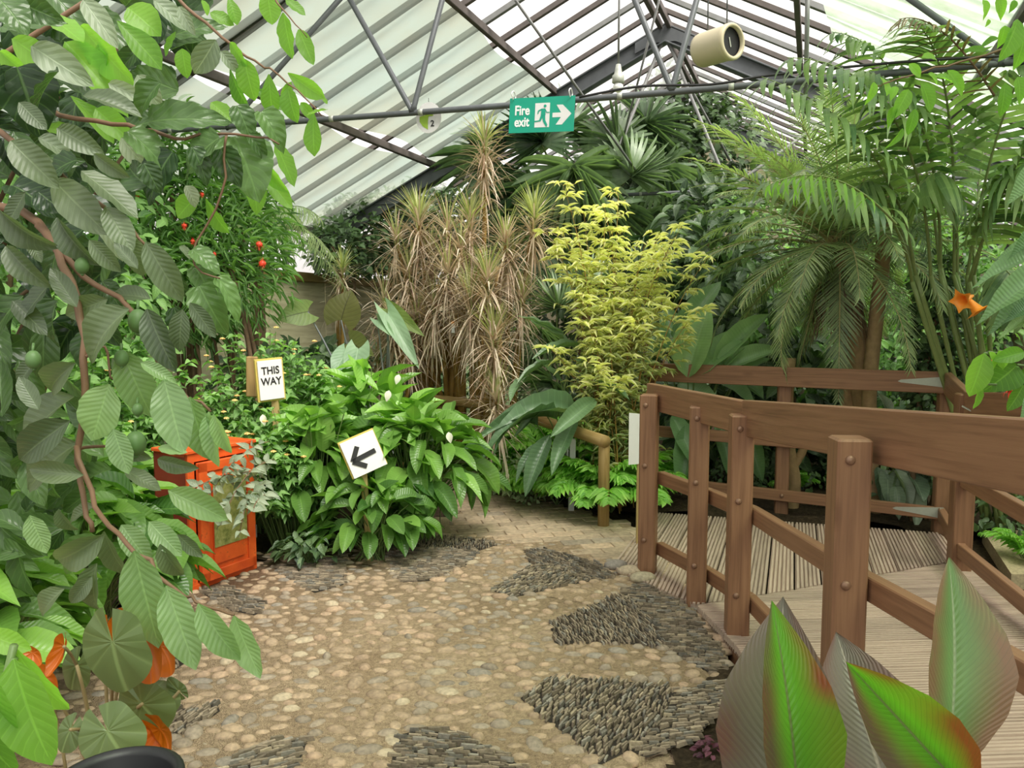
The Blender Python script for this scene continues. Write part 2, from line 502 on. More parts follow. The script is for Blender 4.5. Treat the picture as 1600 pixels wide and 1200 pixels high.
def pebble(x, y, sc=1, sink=None):
    r = random_p.uniform(.62, 1.25) * sc
    rx, ry = .040 * r * random_p.uniform(.9, 1.45), .030 * r
    k = random_p.random()
    if k < .30: b = (.40, .285, .19)
    elif k < .48: b = (.46, .33, .225)
    elif k < .62: b = (.31, .255, .20)
    elif k < .76: b = (.29, .245, .20)
    elif k < .90: b = (.47, .32, .22)
    elif k < .96: b = (.52, .43, .31)
    else: b = (.24, .225, .205)
    g = random_p.uniform(.85, 1.12); b = [.68 * q + .32 * w for q, w in zip(b, (.40, .31, .225))]
    rz = random_p.uniform(.013, .024)
    z0 = random_p.uniform(-.014, -.003) if sink is None else sink
    ellipsoid(mb, (x, y, z0), rx, ry, rz, random_p.uniform(-.45, .45) if random_p.random() < .8 else random_p.uniform(0, 3.1), [c * g for c in b], 9, 5)
cands = []
for tr in range(45000):
    a = random_p.uniform(0, 6.283); rr = MR * math.sqrt(random_p.random())
    x, y = MC[0] + rr * math.cos(a), MC[1] + rr * math.sin(a)
    key = (int(x / .1), int(y / .1)); ok = True
    for dx in (-1, 0, 1):
        for dy in (-1, 0, 1):
            for q in cell.get((key[0] + dx, key[1] + dy), ()):
                if ((q[0] - x) * .72) ** 2 + (q[1] - y) ** 2 < .0025: ok = False
    if not ok: continue
    if any(inpoly(x, y, w) for w, _ in wedges): continue
    cell.setdefault(key, []).append((x, y)); pebble(x, y)
mb.build('pebble_field', M['stone'], mosaic)
# three loose cobbles at the corner of the deck
for px, py, sx, c, lab in ((962, 888, .075, (.30, .265, .24), 'grey cobble loose on the mosaic edge beside the deck corner'), (985, 897, .085, (.44, .35, .26), 'tan cobble between the grey cobble and the first fence post'), (1004, 908, .08, (.42, .36, .26), 'pale cobble nearest the foot of the first fence post')):
    mb = MB(); g = G(px, py)
    ellipsoid(mb, (g.x, g.y, .02), sx, sx * .62, .034, .2, c, 14, 8)
    tag(mb.build('cobble_stone', M['stone'], origin=(g.x, g.y, 0)), lab, 'stone')
# bare sandy floor at the lower left where the mosaic ends
poly = [(-3.4, 1.2), (.2, 1.2), (.75, 2.35), (.5, 3), (-1.2, 3.2), (-1.75, 4.1), (-2.2, 4.6), (-3.4, 4)]
mb = MB(); mb.faces([(x, y, -.02) for x, y in poly], [tuple(range(len(poly)))]); struct(mb.build('floor_sand', M['mortar']))
mound('soil_bed', [(.35, 1.0), (1.25, 1.0), (1.12, 3.3), (.85, 3.15), (.45, 2.3)], -.02)['kind'] = 'structure'
mound('soil_bed', [(1.1, 5.95), (6.5, 4.2), (7.5, 12), (.6, 13), (-.6, 8.2), (.15, 6.5), (.6, 5.7)], .0, 40)['kind'] = 'structure'
mound('soil_bed', [(-1.5, 4.9), (-.75, 5.3), (-.9, 7), (-1.2, 8.5), (-.8, 13), (-6, 13), (-6, 2.6), (-2.2, 3), (-1.9, 4.2)], .0, 40)['kind'] = 'structure'
def slab(name, pts, z, th, m, lab, cat):
    mb = MB(); k = len(pts)
    vs = [(p[0], p[1], z) for p in pts] + [(p[0], p[1], z - th) for p in pts]
    uv = [(p[0], p[1]) for p in pts]
    mb.faces(vs, [tuple(range(k)), tuple(reversed(range(k, 2 * k)))] + [(i, k + i, k + (i + 1) % k, (i + 1) % k) for i in range(k)], (.46, .38, .24))
    o = mb.build(name, m, smooth=False, origin=(pts[0][0], pts[0][1], z - th)); return tag(o, lab, cat)
q = [G(1535, 835), G(1580, 905), G(1690, 905), G(1680, 835)]
slab('stepping_slab', [(p.x, p.y) for p in (q[0], q[1], q[2], q[3])][::1], .03, .1, M['stone'], 'pale sandstone slab on the soil behind the right side of the fence', 'paving slab')
q = [G(660, 838), G(705, 838), G(700, 812), G(655, 812)]
slab('edging_slab', [(p.x, p.y) for p in q], .02, .08, M['stone'], 'yellowish stone slab beside the brick path under the peace lily', 'paving slab')

# log stumps at the bed edge
for px, py, r, h, lab in ((632, 838, .085, .15, 'short round log stump at the path corner, the larger of two'), (607, 834, .05, .12, 'thin log stump half hidden beside the larger stump')):
    g = G(px, py); mb = MB(); tube(mb, [(g.x, g.y, -.02), (g.x, g.y, h - .01), (g.x, g.y, h)], [r, r, r * .9], 16, .3)
    tag(mb.build('log_stump', M['log'], origin=(g.x, g.y, 0)), lab, 'log')

# ------------------------------------------------------------------ deck
def dz(y): return .02 + max(0, 4.1 - y) * .045
def deck_panel(name, poly, ang, parent, wid=.145, gap=.009):
    """boards clipped to a convex polygon, grooves modelled"""
    a = math.radians(ang); ca, sa = math.cos(a), math.sin(a)
    pts = [(x * ca + y * sa, -x * sa + y * ca) for x, y in poly]
    v0 = min(p[1] for p in pts); v1 = max(p[1] for p in pts)
    j = 0; v = v0
    while v < v1:
        vm = v + wid / 2
        def ext(vv):
            xs = []
            for i in range(len(pts)):
                (x0, y0), (x1, y1) = pts[i], pts[(i + 1) % len(pts)]
                if (y0 - vv) * (y1 - vv) <= 0 and abs(y1 - y0) > 1e-9: xs.append(x0 + (x1 - x0) * (vv - y0) / (y1 - y0))
            return (min(xs), max(xs)) if len(xs) >= 2 else None
        ng = 6; gw = wid / ng; ti = rnd.uniform(.3, .8)
        mb = MB()
        rows = []
        for k in range(ng):
            a0 = v + gap / 2 + (wid - gap) * k / ng; gwk = (wid - gap) / ng
            e0 = ext(max(v0 + 1e-4, min(v1 - 1e-4, a0))); e1 = ext(max(v0 + 1e-4, min(v1 - 1e-4, a0 + gwk)))
            if not e0 or not e1 or a0 > v1: continue
            rows.append((a0, a0 + gwk, e0, e1))
        if rows:
            vs = []; fs = []; uv = []
            off = rnd.random() * 9
            for a0, a1, e0, e1 in rows:
                w = a1 - a0
                for q, (vv, zz) in enumerate(((a0, -.013), (a0 + w * .10, 0), (a0 + w * .68, 0), (a0 + w * .78, -.013), (a1, -.013))):
                    t = (vv - a0) / w
                    u0 = e0[0] * (1 - t) + e1[0] * t; u1 = e0[1] * (1 - t) + e1[1] * t
                    for f in (0, .25, .5, .75, 1):
                        uu = u0 + (u1 - u0) * f
                        x = uu * ca - vv * sa; y = uu * sa + vv * ca
                        vs.append((x, y, dz(y) + zz))
                b = len(vs) - 25
                for q in range(4):
                    for f in range(4):
                        fs.append((b + q * 5 + f, b + q * 5 + f + 1, b + q * 5 + 5 + f + 1, b + q * 5 + 5 + f))
                        for g_ in fs[-1]:
                            p = vs[g_]; uv.append((p[0] * ca + p[1] * sa + off, -p[0] * sa + p[1] * ca + off))
            # skirt
            n0 = len(vs)
            r0, r1 = 0, len(rows) * 25 - 5
            for (s0, rev) in ((0, 0), (r1, 1)):
                for f in range(4):
                    p, q = vs[s0 + f], vs[s0 + f + 1]
                    b = len(vs); vs += [p, q, (q[0], q[1], q[2] - .03), (p[0], p[1], p[2] - .03)]
                    fs.append((b, b + 3, b + 2, b + 1) if not rev else (b, b + 1, b + 2, b + 3)); uv += [(p[0], 0), (p[0], .03), (q[0], .03), (q[0], 0)]
            for side in (0, 4):
                line = [vs[r * 25 + q * 5 + side] for r in range(len(rows)) for q in range(5)]
                for p, q in zip(line, line[1:]):
                    b = len(vs); vs += [p, q, (q[0], q[1], q[2] - .03), (p[0], p[1], p[2] - .03)]
                    fs.append((b, b + 1, b + 2, b + 3)); uv += [(p[0], 0), (q[0], 0), (q[0], .03), (p[0], .03)]
            mb.faces(vs, fs, ti, 0, uv)
            mb.build('deck_board', M['deck'], parent, smooth=False)
        v += wid
deck = thing('timber_deck', 'grooved brown timber deck walkway running between the two wooden fences', 'deck', (1.4, 4.0, 0))
A1 = G(956, 884, .02); A2 = G(1022, 800, .02); A3 = G(1245, 812, .02); A4 = G(1468, 832, .02); A5 = G(1512, 872, .02)
S0 = G(1088, 944, .03)
deck_panel('x', [(p.x, p.y) for p in (A1, S0, A5, A4, A2)], 90 - 20.1, deck)
B0 = V((S0.x, S0.y - .01)); B1 = V((A5.x + .02, A5.y - .01))
deck_panel('x', [(B0.x, B0.y), (1.0, 3.3), (.93, 2.2), (.93, 1.0), (3.0, 1.0), (3.0, 2.6), (2.72, 4.0), (B1.x, B1.y)][::1], 4, deck)
mb = MB()
for a, b in ((A1, S0), (V((S0.x, S0.y, 0)), V((1.0, 3.3, 0))), (V((1.0, 3.3, 0)), V((.93, 2.2, 0))), (V((.93, 2.2, 0)), V((.93, 1.0, 0)))):
    p = V((a[0] + .03, a[1], dz(a[1]) - .085)); q_ = V((b[0] + .03, b[1], dz(b[1]) - .085))
    beam(mb, p, q_, .045, .10, tint=.1)
for y in (1.5, 2.4, 3.2, 3.9): beam(mb, (1.0, y, dz(y) - .1), (2.8, y, dz(y) - .1), .045, .11, tint=.1)
mb.build('joist_frame', M['fence'], deck)
for y, x in ((3.32, 1.03), (2.25, .97), (1.2, .97)):
    mb = MB(); beam(mb, (x, y, -.12), (x, y, dz(y) - .1), .07, .07, V((0, 1, 0)), tint=.2); mb.build('support_stub', M['fence'], deck)

# ------------------------------------------------------------------ fences
def bolt(parent, p, d, r=.011):
    mb = MB(); d = V(d).normalized()
    ellipsoid(mb, p, r, r, r * .6, R=d.to_track_quat('Z', 'Y').to_matrix(), seg=10, rings=5)
    mb.build('bolt', M['bolt'], parent)
def post(parent, p, z0, z1, w, rot, tint):
    mb = MB(); up = V((math.sin(rot), -math.cos(rot), 0))
    beam(mb, (p[0], p[1], z0), (p[0], p[1], z1), w, w, up, .007, tint)
    return mb.build('post', M['fence'], parent)
nf = thing('bridge_fence', 'brown timber fence with square bolted posts along the near side of the deck', 'fence', (.80, 4.41, 0))
NP = [(G(1013, 900), 1.07, .10), (G(1090, 948), 1.055, .10), (G(1154, 1008), 1.07, .10), (V((1.0, 2.25, 0)), 1.155, .10)]
for i, (g, h, w) in enumerate(NP):
    c = V((g.x, g.y + w * .4, 0)) if i < 3 else g
    z0 = dz(c.y) - (.02 if i < 1 else .04)
    po = post(nf, c, z0, h, w, (-.35, -.2, -.1, -.08)[i], (.55, .45, .5, .35)[i])
    f = V((math.sin((-.35, -.2, -.1, -.08)[i]), -math.cos((-.35, -.2, -.1, -.08)[i]), 0))
    NP[i] = (c, h, w)
    for zz in (h - .06, .64 + dz(c.y) * .8, .2 + dz(c.y) * .8):
        mb = MB(); d = f; pp = c + f * (w / 2) + V((-.015, 0, zz))
        ellipsoid(mb, pp, .015, .015, .008, R=d.to_track_quat('Z', 'Y').to_matrix(), seg=12, rings=5)
        b = mb.build('bolt', M['bolt'], po)
def rail(parent, a, b, h, w=.045, tint=.5, name='rail'):
    mb = MB(); beam(mb, a, b, w, h, V((0, 0, 1)), .004, tint)
    return mb.build(name, M['fence'], parent)
T1 = P(1016, 598, 4.62); T2 = P(1168, 626, 3.5); T4 = P(1600, 655, 1.65)
E4 = T2 + (T4 - T2) * 1.25
T1.z -= .08; T2.z -= .08; E4.z -= .08
rail(nf, T1, T2, .155, .045, .55, 'handrail'); rail(nf, T2, E4, .165, .045, .45, 'handrail')
def pass_rail(zs, h, zn):
    pts = [V((c.x + .075, c.y + .02, z)) for (c, _, _), z in zip(NP, zs)]
    pts.append(V((1.12, 1.5, zs[4])))
    for i, (a, b) in enumerate(zip(pts, pts[1:])):
        rail(nf, a, b, h, .045, .5 + .1 * (i % 2))
pass_rail([.575, .575, .60, .70, .74], .075, 0)
pass_rail([.15, .15, .18, .28, .33], .075, 0)

ff = thing('bridge_fence', 'brown timber fence with steel corner brackets along the far side of the deck', 'fence', (2.1, 5.7, 0))
FA = P(1012, 581, 6.45); FB = P(1480, 598, 5.3); FC = P(1514, 633, 4.42); FD = P(1640, 640, 3.45)
for a, b in ((FA, FB), (FB, FC), (FC, FC + (FD - FC) * 1.6)): rail(ff, a, b, .15, .045, .5, 'handrail')
for z, zz in ((.57, .09), (.145, .085)):
    L = [V((p.x, p.y, z)) for p in (FA, FB, FC, FC + (FD - FC) * 1.6)]
    for a, b in zip(L, L[1:]): rail(ff, a, b, zz, .045, .6)
def on(a, b, t): return a + (b - a) * t
m1 = on(FA, FB, .505)
for p, w, off in ((m1, .1, .07), (V((FB.x, FB.y, 0)), .09, .05), (V((FC.x, FC.y, 0)), .11, .07), (FA, .1, .08)):
    po = post(ff, (p.x + off * .4, p.y + off, 0), -.1, 1.07, w, -.25, .3)
for p, zz in ((m1, 1.1), (m1, .145), (FA + V((.07, -.01, 0)), 1.1)):
    pt = V((p.x, p.y - .026, zz)); bolt(ff, pt, (0, -1, 0), .018)
for z0 in (FB.z, .15):
    mb = MB(); d = (FA - FB); d.z = 0; d.normalize(); d2 = (FC - FB); d2.z = 0; d2.normalize()
    o = V((FB.x, FB.y - .028, z0))
    nrm = V((d.y, -d.x, 0)); 
    if nrm.y > 0: nrm = -nrm
    prism(mb, [(0, -.035), (.30, -.008), (.32, .0), (.30, .012), (0, .045)], o, d, (0, 0, 1), .004)
    prism(mb, [(0, -.035), (.10, -.022), (.11, .01), (0, .045)], o + V((-.02, 0, 0)), d2, (0, 0, 1), .004)
    mb.build('corner_bracket', M['galv'], ff)
pt = V((FC.x - .03, FC.y - .05, .98)); mb = MB(); beam(mb, pt + V((-.04, 0, .03)), pt + V((.12, -.1, -.07)), .05, .006, ch=.001); mb.build('corner_bracket', M['galv'], ff)

# ------------------------------------------------------------------ orange cabinet
def cabinet():
    BL = G(300, 926); BR = G(402, 888)
    d = V((BR.x - BL.x, BR.y - BL.y, 0)); wdt = d.length; d.normalize()
    bk = V((-d.y, d.x, 0)); o = V((BL.x, BL.y, 0)); Hh = .77
    c = thing('storage_cabinet', 'bright orange wooden cabinet with raised panel door and faded green notice', 'cabinet', (BL.x, BL.y, 0))
    mb = MB(); D = .28; t = .02
    def B(x0, x1, y0, y1, z0, z1, mat=0, ch=.003):
        a = o + d * x0 + bk * ((y0 + y1) / 2) + V((0, 0, (z0 + z1) / 2)); b = o + d * x1 + bk * ((y0 + y1) / 2) + V((0, 0, (z0 + z1) / 2))
        beam(mb, a, b, abs(y1 - y0), z1 - z0, V((0, 0, 1)), ch, .5, mat)
    B(-.0, t, .02, D, .0, Hh, 1); B(wdt - t, wdt, .02, D, 0, Hh, 1); B(0, wdt, D - .01, D, 0, Hh, 1); B(0, wdt, .02, D, Hh - t, Hh, 0)
    B(0, .045, 0, .022, 0, Hh); B(wdt - .03, wdt, 0, .022, 0, Hh); B(0, wdt, -.001, .021, 0, .035); B(0, wdt, -.001, .021, Hh - .05, Hh)
    B(-.015, wdt + .01, -.012, D, Hh, Hh + .02); B(0, wdt, .1, D - .02, .0, .03, 1)
    mb.build('body', [M['orange'], M['cab_side']], c)
    # door
    x0, x1, z0, z1 = .05, wdt - .032, .038, Hh - .055
    mb = MB(); B(x0, x1, -.02, .0, z0, z1)
    def fr(xa, xb, za, zb, y, yy, w):
        B(xa, xa + w, y, yy, za, zb, ch=.006); B(xb - w, xb, y, yy, za, zb, ch=.006); B(xa, xb, y, yy, za, za + w, ch=.006); B(xa, xb, y, yy, zb - w, zb, ch=.006)
    fr(x0, x1, z0, z1, -.032, -.018, .055)
    B(x0 + .085, x1 - .085, -.032, -.018, z0 + .085, z1 - .085, ch=.012)
    dr = mb.build('door', M['orange'], c)
    mb = MB(); kp = o + d * (x0 + .04) + bk * (-.035) + V((0, 0, .41))
    tube(mb, [kp + bk * .01, kp - bk * .012], [.008, .008], 10); ellipsoid(mb, kp - bk * .018, .022, .009, .012, math.atan2(d.y, d.x))
    mb.build('door_knob', M['black'], dr)
    for hz in (.20, .62):
        mb = MB(); B(x1 - .002, x1 + .012, -.03, -.018, hz, hz + .08); mb.build('hinge', M['rust'], dr)
    mb = MB(); B(x0 + .085, x1 - .07, -.037, -.033, .22, .60, ch=.001); mb.build('notice', M['notice'], dr)
    return c
cabinet()

# ------------------------------------------------------------------ signs
def text(body, size, loc, rot, m, parent, name='lettering', align='CENTER', bold=0.0, ext=.001, sx=1):
    cu = bpy.data.curves.new(name, 'FONT'); cu.body = body; cu.size = size; cu.align_x = align; cu.align_y = 'CENTER'
    cu.extrude = ext; cu.offset = bold; cu.space_line = .95
    cu.materials.append(m)
    ob = bpy.data.objects.new(name, cu); COL.objects.link(ob)
    me = bpy.data.meshes.new_from_object(ob); bpy.data.objects.remove(ob)
    me.materials.clear(); me.materials.append(m)
    ob = bpy.data.objects.new(name, me); COL.objects.link(ob)
    ob.parent = parent; ob.location = V(loc) - V(parent.location); ob.rotation_euler = rot; ob.scale = (sx, 1, 1)
    return ob
def plane_frame(c, x, up):
    x = V(x).normalized(); up = (V(up) - x * V(up).dot(x)).normalized()
    return x, up, x.cross(up)
def eul(x, up):
    n = x.cross(up); return Matrix((x, up, n)).transposed().to_euler()

# fire exit sign, hanging from the tie bar
S1 = P(797, 154, 5.35); S2 = P(899, 149, 5.2); S3 = P(797, 209, 5.35)
sx, su, sn = plane_frame(S1, S2 - S1, (0, 0, 1))
wS = (S2 - S1).length; hS = (S1 - S3).length * .985
sg = thing('fire_exit_sign', 'green hanging sign reading Fire exit with running figure and right arrow', 'sign', tuple(S1))
mb = MB(); prism(mb, [(0, 0), (wS, 0), (wS, -hS), (0, -hS)][::-1], S1 - sn * .004, sx, su, .004); mb.build('sign_board', M['green_sign'], sg)
def SP(u, v, lift=.001): return S1 + sx * (u * wS) - su * (v * hS) + sn * lift
def poly_on(pts, m, name, lift):
    mb = MB(); vs = [SP(u, v, lift) for u, v in pts]
    k = len(vs); a = sum((pts[i][0] * pts[(i + 1) % k][1] - pts[(i + 1) % k][0] * pts[i][1]) for i in range(k))
    if a > 0: vs = vs[::-1]
    lo = [p - sn * .002 for p in vs]
    mb.faces(vs + lo, [tuple(range(k))] + [(i, k + i, k + (i + 1) % k, (i + 1) % k) for i in range(k)])
    return mb.build(name, m, sg, smooth=False)
R_ = eul(sx, su)
text('Fire', .088, SP(.20, .37), R_, M['white'], sg, bold=.0022, sx=.78)
text('exit', .088, SP(.20, .70), R_, M['white'], sg, bold=.0022, sx=.78)
poly_on([(.40, .17), (.625, .17), (.625, .86), (.40, .86)], M['sign_pale'], 'doorway_mark', .001)
mb = MB()
def pol(pts, lift=.003):
    vs = [SP(u, v, lift) for u, v in pts]; k = len(vs)
    a = sum((pts[i][0] * pts[(i + 1) % k][1] - pts[(i + 1) % k][0] * pts[i][1]) for i in range(k))
    if a > 0: vs = vs[::-1]
    mb.faces(vs, [tuple(range(k))])
pol([(.552 + .022 * math.cos(i * .5236), .26 + .042 * math.sin(i * .5236)) for i in range(12)])
pol([(.50, .33), (.56, .33), (.565, .52), (.49, .56)])
pol([(.50, .33), (.51, .37), (.462, .41), (.455, .48), (.44, .48), (.445, .385)])
pol([(.55, .34), (.565, .36), (.585, .43), (.625, .43), (.625, .455), (.575, .455)])
pol([(.49, .54), (.525, .56), (.495, .69), (.40, .71), (.40, .675), (.47, .66)])
pol([(.51, .53), (.56, .51), (.565, .66), (.60, .80), (.59, .86), (.575, .84), (.53, .70)])
mb.build('running_figure', M['green_sign'], sg, smooth=False)
poly_on([(.67, .46), (.80, .46), (.725, .24), (.82, .24), (.955, .50), (.82, .80), (.725, .80), (.80, .59), (.67, .59)], M['sign_pale'], 'arrow_mark', .001)
for u in (.055, .93):
    mb = MB(); c = SP(u, -.02); tube(mb, smooth_path([SP(u, .05, .004), SP(u - .01, -.10, .03), SP(u, -.20, .0), SP(u, -.08, -.04), SP(u, .05, -.008)]), .004, 6)
    mb.build('cable_tie', M['white'], sg)

# round number sign
c2 = P(670, 184, 5.70); r2 = .098
x2, u2, n2 = plane_frame(c2, TD, (0, 0, 1))
rs = thing('number_tag', 'round pale hanging tag with lime green patch and number 2', 'sign', tuple(c2))
mb = MB(); prism(mb, [(r2 * math.cos(a * .1309 * 2), r2 * 1.12 * math.sin(a * .1309 * 2)) for a in range(24)], c2, x2, u2, .004); mb.build('disc', M['sign_pale'], rs)
n_ = n2 * -1 if n2.y > 0 else n2
mb = MB(); pl = [(-.07, .01), (-.02, .02), (-.01, .055), (.045, .055), (.05, .035), (.03, .025), (.04, .01), (.0, .01), (-.005, -.03), (-.005, -.085), (-.045, -.06), (-.07, -.025)]
mb.faces([c2 + x2 * a + u2 * b + n_ * .006 for a, b in pl], [tuple(reversed(range(len(pl))))]); mb.build('green_patch', M['lime'], rs)
text('2', .06, c2 + x2 * .03 - u2 * .045 + n_ * .007, eul(x2, u2), M['ink'], rs, bold=.001)
mb = MB(); tube(mb, [c2 + u2 * .085, c2 + u2 * .14], .002, 5); mb.build('hanging_wire', M['black'], rs)

# THIS WAY sign
w0 = P(401, 565, 4.9); w1 = P(440, 561, 5.0); w2 = P(402, 627, 4.9)
xw, uw, nw = plane_frame(w0, w1 - w0, w0 - w2); ww = (w1 - w0).length; hw = (w0 - w2).length
nw = nw if nw.y < 0 else -nw
tw = thing('this_way_sign', 'white sign on a wooden stake reading THIS WAY among the orange flowers', 'sign', (w0.x, w0.y, 0))
mb = MB(); beam(mb, w0 + xw * ww * .55 - uw * .02 + V((0, .05, 0)), V((w0.x + .1, w0.y + .13, -.1)), .045, .03, V((0, 1, 0)), .003); mb.build('stake', M['pale_wood'], tw)
mb = MB(); ctr = (w0 + w1) / 2 - uw * hw / 2; beam(mb, ctr - uw * (hw / 2 + .012) - nw * .02, ctr + uw * (hw / 2 + .012) - nw * .02, ww + .02, .02, nw, .002); mb.build('backing_board', M['yellow_edge'], tw)
mb = MB(); beam(mb, ctr - uw * hw / 2 - nw * .004, ctr + uw * hw / 2 - nw * .004, ww - .004, .012, nw, .002); mb.build('sign_board', M['white'], tw)
text('THIS', .068, ctr + uw * .060 + nw * .004, eul(xw, uw), M['ink'], tw, bold=.0012, sx=.85)
text('WAY', .068, ctr - uw * .010 + nw * .004, eul(xw, uw), M['ink'], tw, bold=.0012, sx=.85)
mb = MB(); beam(mb, P(394, 557, 5.1), P(394, 620, 5.1), .075, .03, V((0, 1, 0))); tube(mb, [P(413, 556, 5.1), P(410, 555, 5.1)], .004, 5)
mb.build('rear_board', M['log'], tw)

# arrow sign tilted in the peace lilies
a0 = P(530, 694, 4.62); a1 = P(583, 671, 4.72); a2 = P(590, 724, 4.69)
xa, ua, na = plane_frame(a0, a1 - a0, a1 - a2); wa = (a1 - a0).length * .98; ha = (a1 - a2).length * 1.1
na = na if na.y < 0 else -na
ar = thing('arrow_sign', 'tilted white sign with a thick black left arrow among the peace lily leaves', 'sign', (a0.x, a0.y, 0))
ct = a0 + xa * wa / 2 - ua * ha / 2
mb = MB(); beam(mb, ct - ua * ha / 2, ct + ua * ha / 2, wa, .012, na, .002); mb.build('sign_board', M['white'], ar)
mb = MB(); beam(mb, ct - ua * (ha / 2) - na * .014, ct + ua * (ha / 2 + .01) - na * .014, wa + .014, .014, na, .002); mb.build('backing_board', M['yellow_edge'], ar)
mb = MB(); beam(mb, ct - na * .03, V((ct.x + .03, ct.y + .04, -.1)), .04, .025, V((0, 1, 0)), .003); mb.build('stake', M['pale_wood'], ar)
mb = MB()
def stroke(p, q, r, c, x, u, n):
    p = c + x * p[0] + u * p[1] + n * .011; q = c + x * q[0] + u * q[1] + n * .011
    beam(mb, p, q, r, .004, n, .001)
stroke((-.08, -.015), (.075, -.005), .03, ct, xa, ua, na); stroke((-.08, -.015), (-.02, .06), .03, ct, xa, ua, na); stroke((-.08, -.015), (-.01, -.075), .03, ct, xa, ua, na)
mb.build('arrow_mark', M['ink'], ar)
# small arrow sign in the ferns by the path
b0 = P(880, 692, 6.3); b1 = P(893, 690, 5.95)
xb = (b1 - b0); xb.z = 0; xb.normalize(); ub = V((0, 0, 1)); nb = xb.cross(ub); nb = nb if nb.y < 0 else -nb
fs_ = thing('arrow_sign', 'small side-on white arrow sign on a pale post among the ferns', 'sign', (b1.x, b1.y, 0))
mb = MB(); beam(mb, V((b1.x, b1.y, 0)), V((b1.x + .01, b1.y, b1.z + .02)), .045, .045, V((0, 1, 0)), .003, .9); mb.build('stake', M['sign_pale'], fs_)
cb = b1 - xb * .13 - ub * .12 + nb * .024
mb = MB(); beam(mb, cb - ub * .13, cb + ub * .13, .22, .01, nb, .002); mb.build('sign_board', M['white'], fs_)
mb = MB(); stroke((-.06, .06), (.05, -.0), .02, cb, xb, ub, nb); stroke((.05, 0), (-.06, -.06), .02, cb, xb, ub, nb); mb.build('arrow_mark', M['ink'], fs_)
# blank white board beside the first fence post
mb = MB(); p = P(993, 685, 5.0)
prism(mb, [(-.045, -.175), (.05, -.165), (.05, .16), (-.045, .17)], p, (1, 0, 0), (0, 0, 1), .008)
wb = thing('notice_board', 'plain white board standing just left of the first fence post', 'sign', (p.x, p.y, 0))
mb.build('sign_board', M['white'], wb)
mb = MB(); beam(mb, (p.x + .03, p.y + .02, -.1), (p.x + .03, p.y + .02, 1.0 * p.z), .03, .03, V((0, 1, 0))); mb.build('stake', M['pale_wood'], wb)

# ------------------------------------------------------------------ log rails
def lograil(pts, r, lab, posts):
    t = thing('log_rail', lab, 'rail', (pts[0][0], pts[0][1], 0))
    mb = MB(); tube(mb, smooth_path(pts, 3), r, 14, .6); mb.build('rail', M['log'], t)
    for p, rr in posts:
        mb = MB(); tube(mb, [(p[0], p[1], -.1), (p[0], p[1], p[2] - .02), (p[0], p[1], p[2])], [rr, rr, rr * .92], 14, .6); mb.build('post', M['log'], t)
lograil([P(648, 622, 6.9), P(700, 626, 6.9), P(745, 632, 6.9), P(768, 636, 6.85), P(800, 655, 6.6)], .042, 'peeled log handrail with a bent end at the foot of the dry dracaenas', [(P(747, 640, 6.95), .045), (P(690, 634, 6.98), .04)])
lograil([P(790, 640, 6.9), P(880, 668, 6.0), P(946, 690, 5.45)], .045, 'sloping yellow log handrail ending above the ferns beside the fence', [(P(944, 694, 5.5), .042)])
lograil([P(560, 606, 8.0), P(610, 592, 8.0), P(690, 576, 8.1)], .045, 'dark weathered log rail half hidden behind the peace lily', [(P(570, 606, 8.1), .05), (P(668, 584, 8.15), .05)])
# ------------------------------------------------------------------ the house: roof, trusses, walls
def quad_sheet(name, side, k0, k1, s0, s1, off, m, nk=20, ns=8, sag=0.0, parent=None):
    mb = MB(); vs = []; fs = []
    for i in range(nk + 1):
        for j in range(ns + 1):
            k = k0 + (k1 - k0) * i / nk; s = s0 + (s1 - s0) * j / ns
            z = off - sag * (math.sin(k * 5.2) * .5 + .5) * math.sin(math.pi * j / ns)
            e = 0
            if sag: e = .05 * math.sin(k * 3.1 + j) * (1 if j in (0, ns) else 0)
            vs.append(roof(k, s + e, side, z))
    for i in range(nk):
        for j in range(ns): fs.append((i * (ns + 1) + j, (i + 1) * (ns + 1) + j, (i + 1) * (ns + 1) + j + 1, i * (ns + 1) + j + 1))
    mb.faces(vs, fs)
    return mb.build(name, m, parent)
K0, K1, SE = -10.5, 4.4, 4.7
for side in (-1, 1):
    c = bpy.data.objects.new('ceiling_' + ('left' if side < 0 else 'right'), None); COL.objects.link(c); c['kind'] = 'structure'
    c.location = roof(0, 2.3, side)
    quad_sheet('glass_pane', side, K0, K1, .02, SE, .045, M['glass'], 30, 1, parent=c)
    k = K0; i = 0
    while k < K1 + .01:
        mb = MB(); beam(mb, roof(k, 0, side, .02), roof(k, SE, side, .02), .048, .055, ch=.004); mb.build('glazing_bar', M['rust'] if i % 3 else M['steel_light'], c)
        k += .465; i += 1
    for s in ((.05, 1.30, 2.87, 4.45) if side < 0 else (.05, 1.5, 2.9, 4.45)):
        mb = MB(); beam(mb, roof(K0, s, side, -.055), roof(K1, s, side, -.055), .05, .08); mb.build('purlin', M['rust'], c)
    if side < 0:
        for s0, s1 in ((1.36, 2.80), (2.97, 4.42)):
            o = quad_sheet('shade_cloth', side, K0, .35, s0, s1, -.03, M['cloth'], 60, 8, .05, c)
    else:
        quad_sheet('shade_cloth', side, K0, -1.7, 1.75, 4.42, -.03, M['cloth_r'], 40, 8, .05, c)

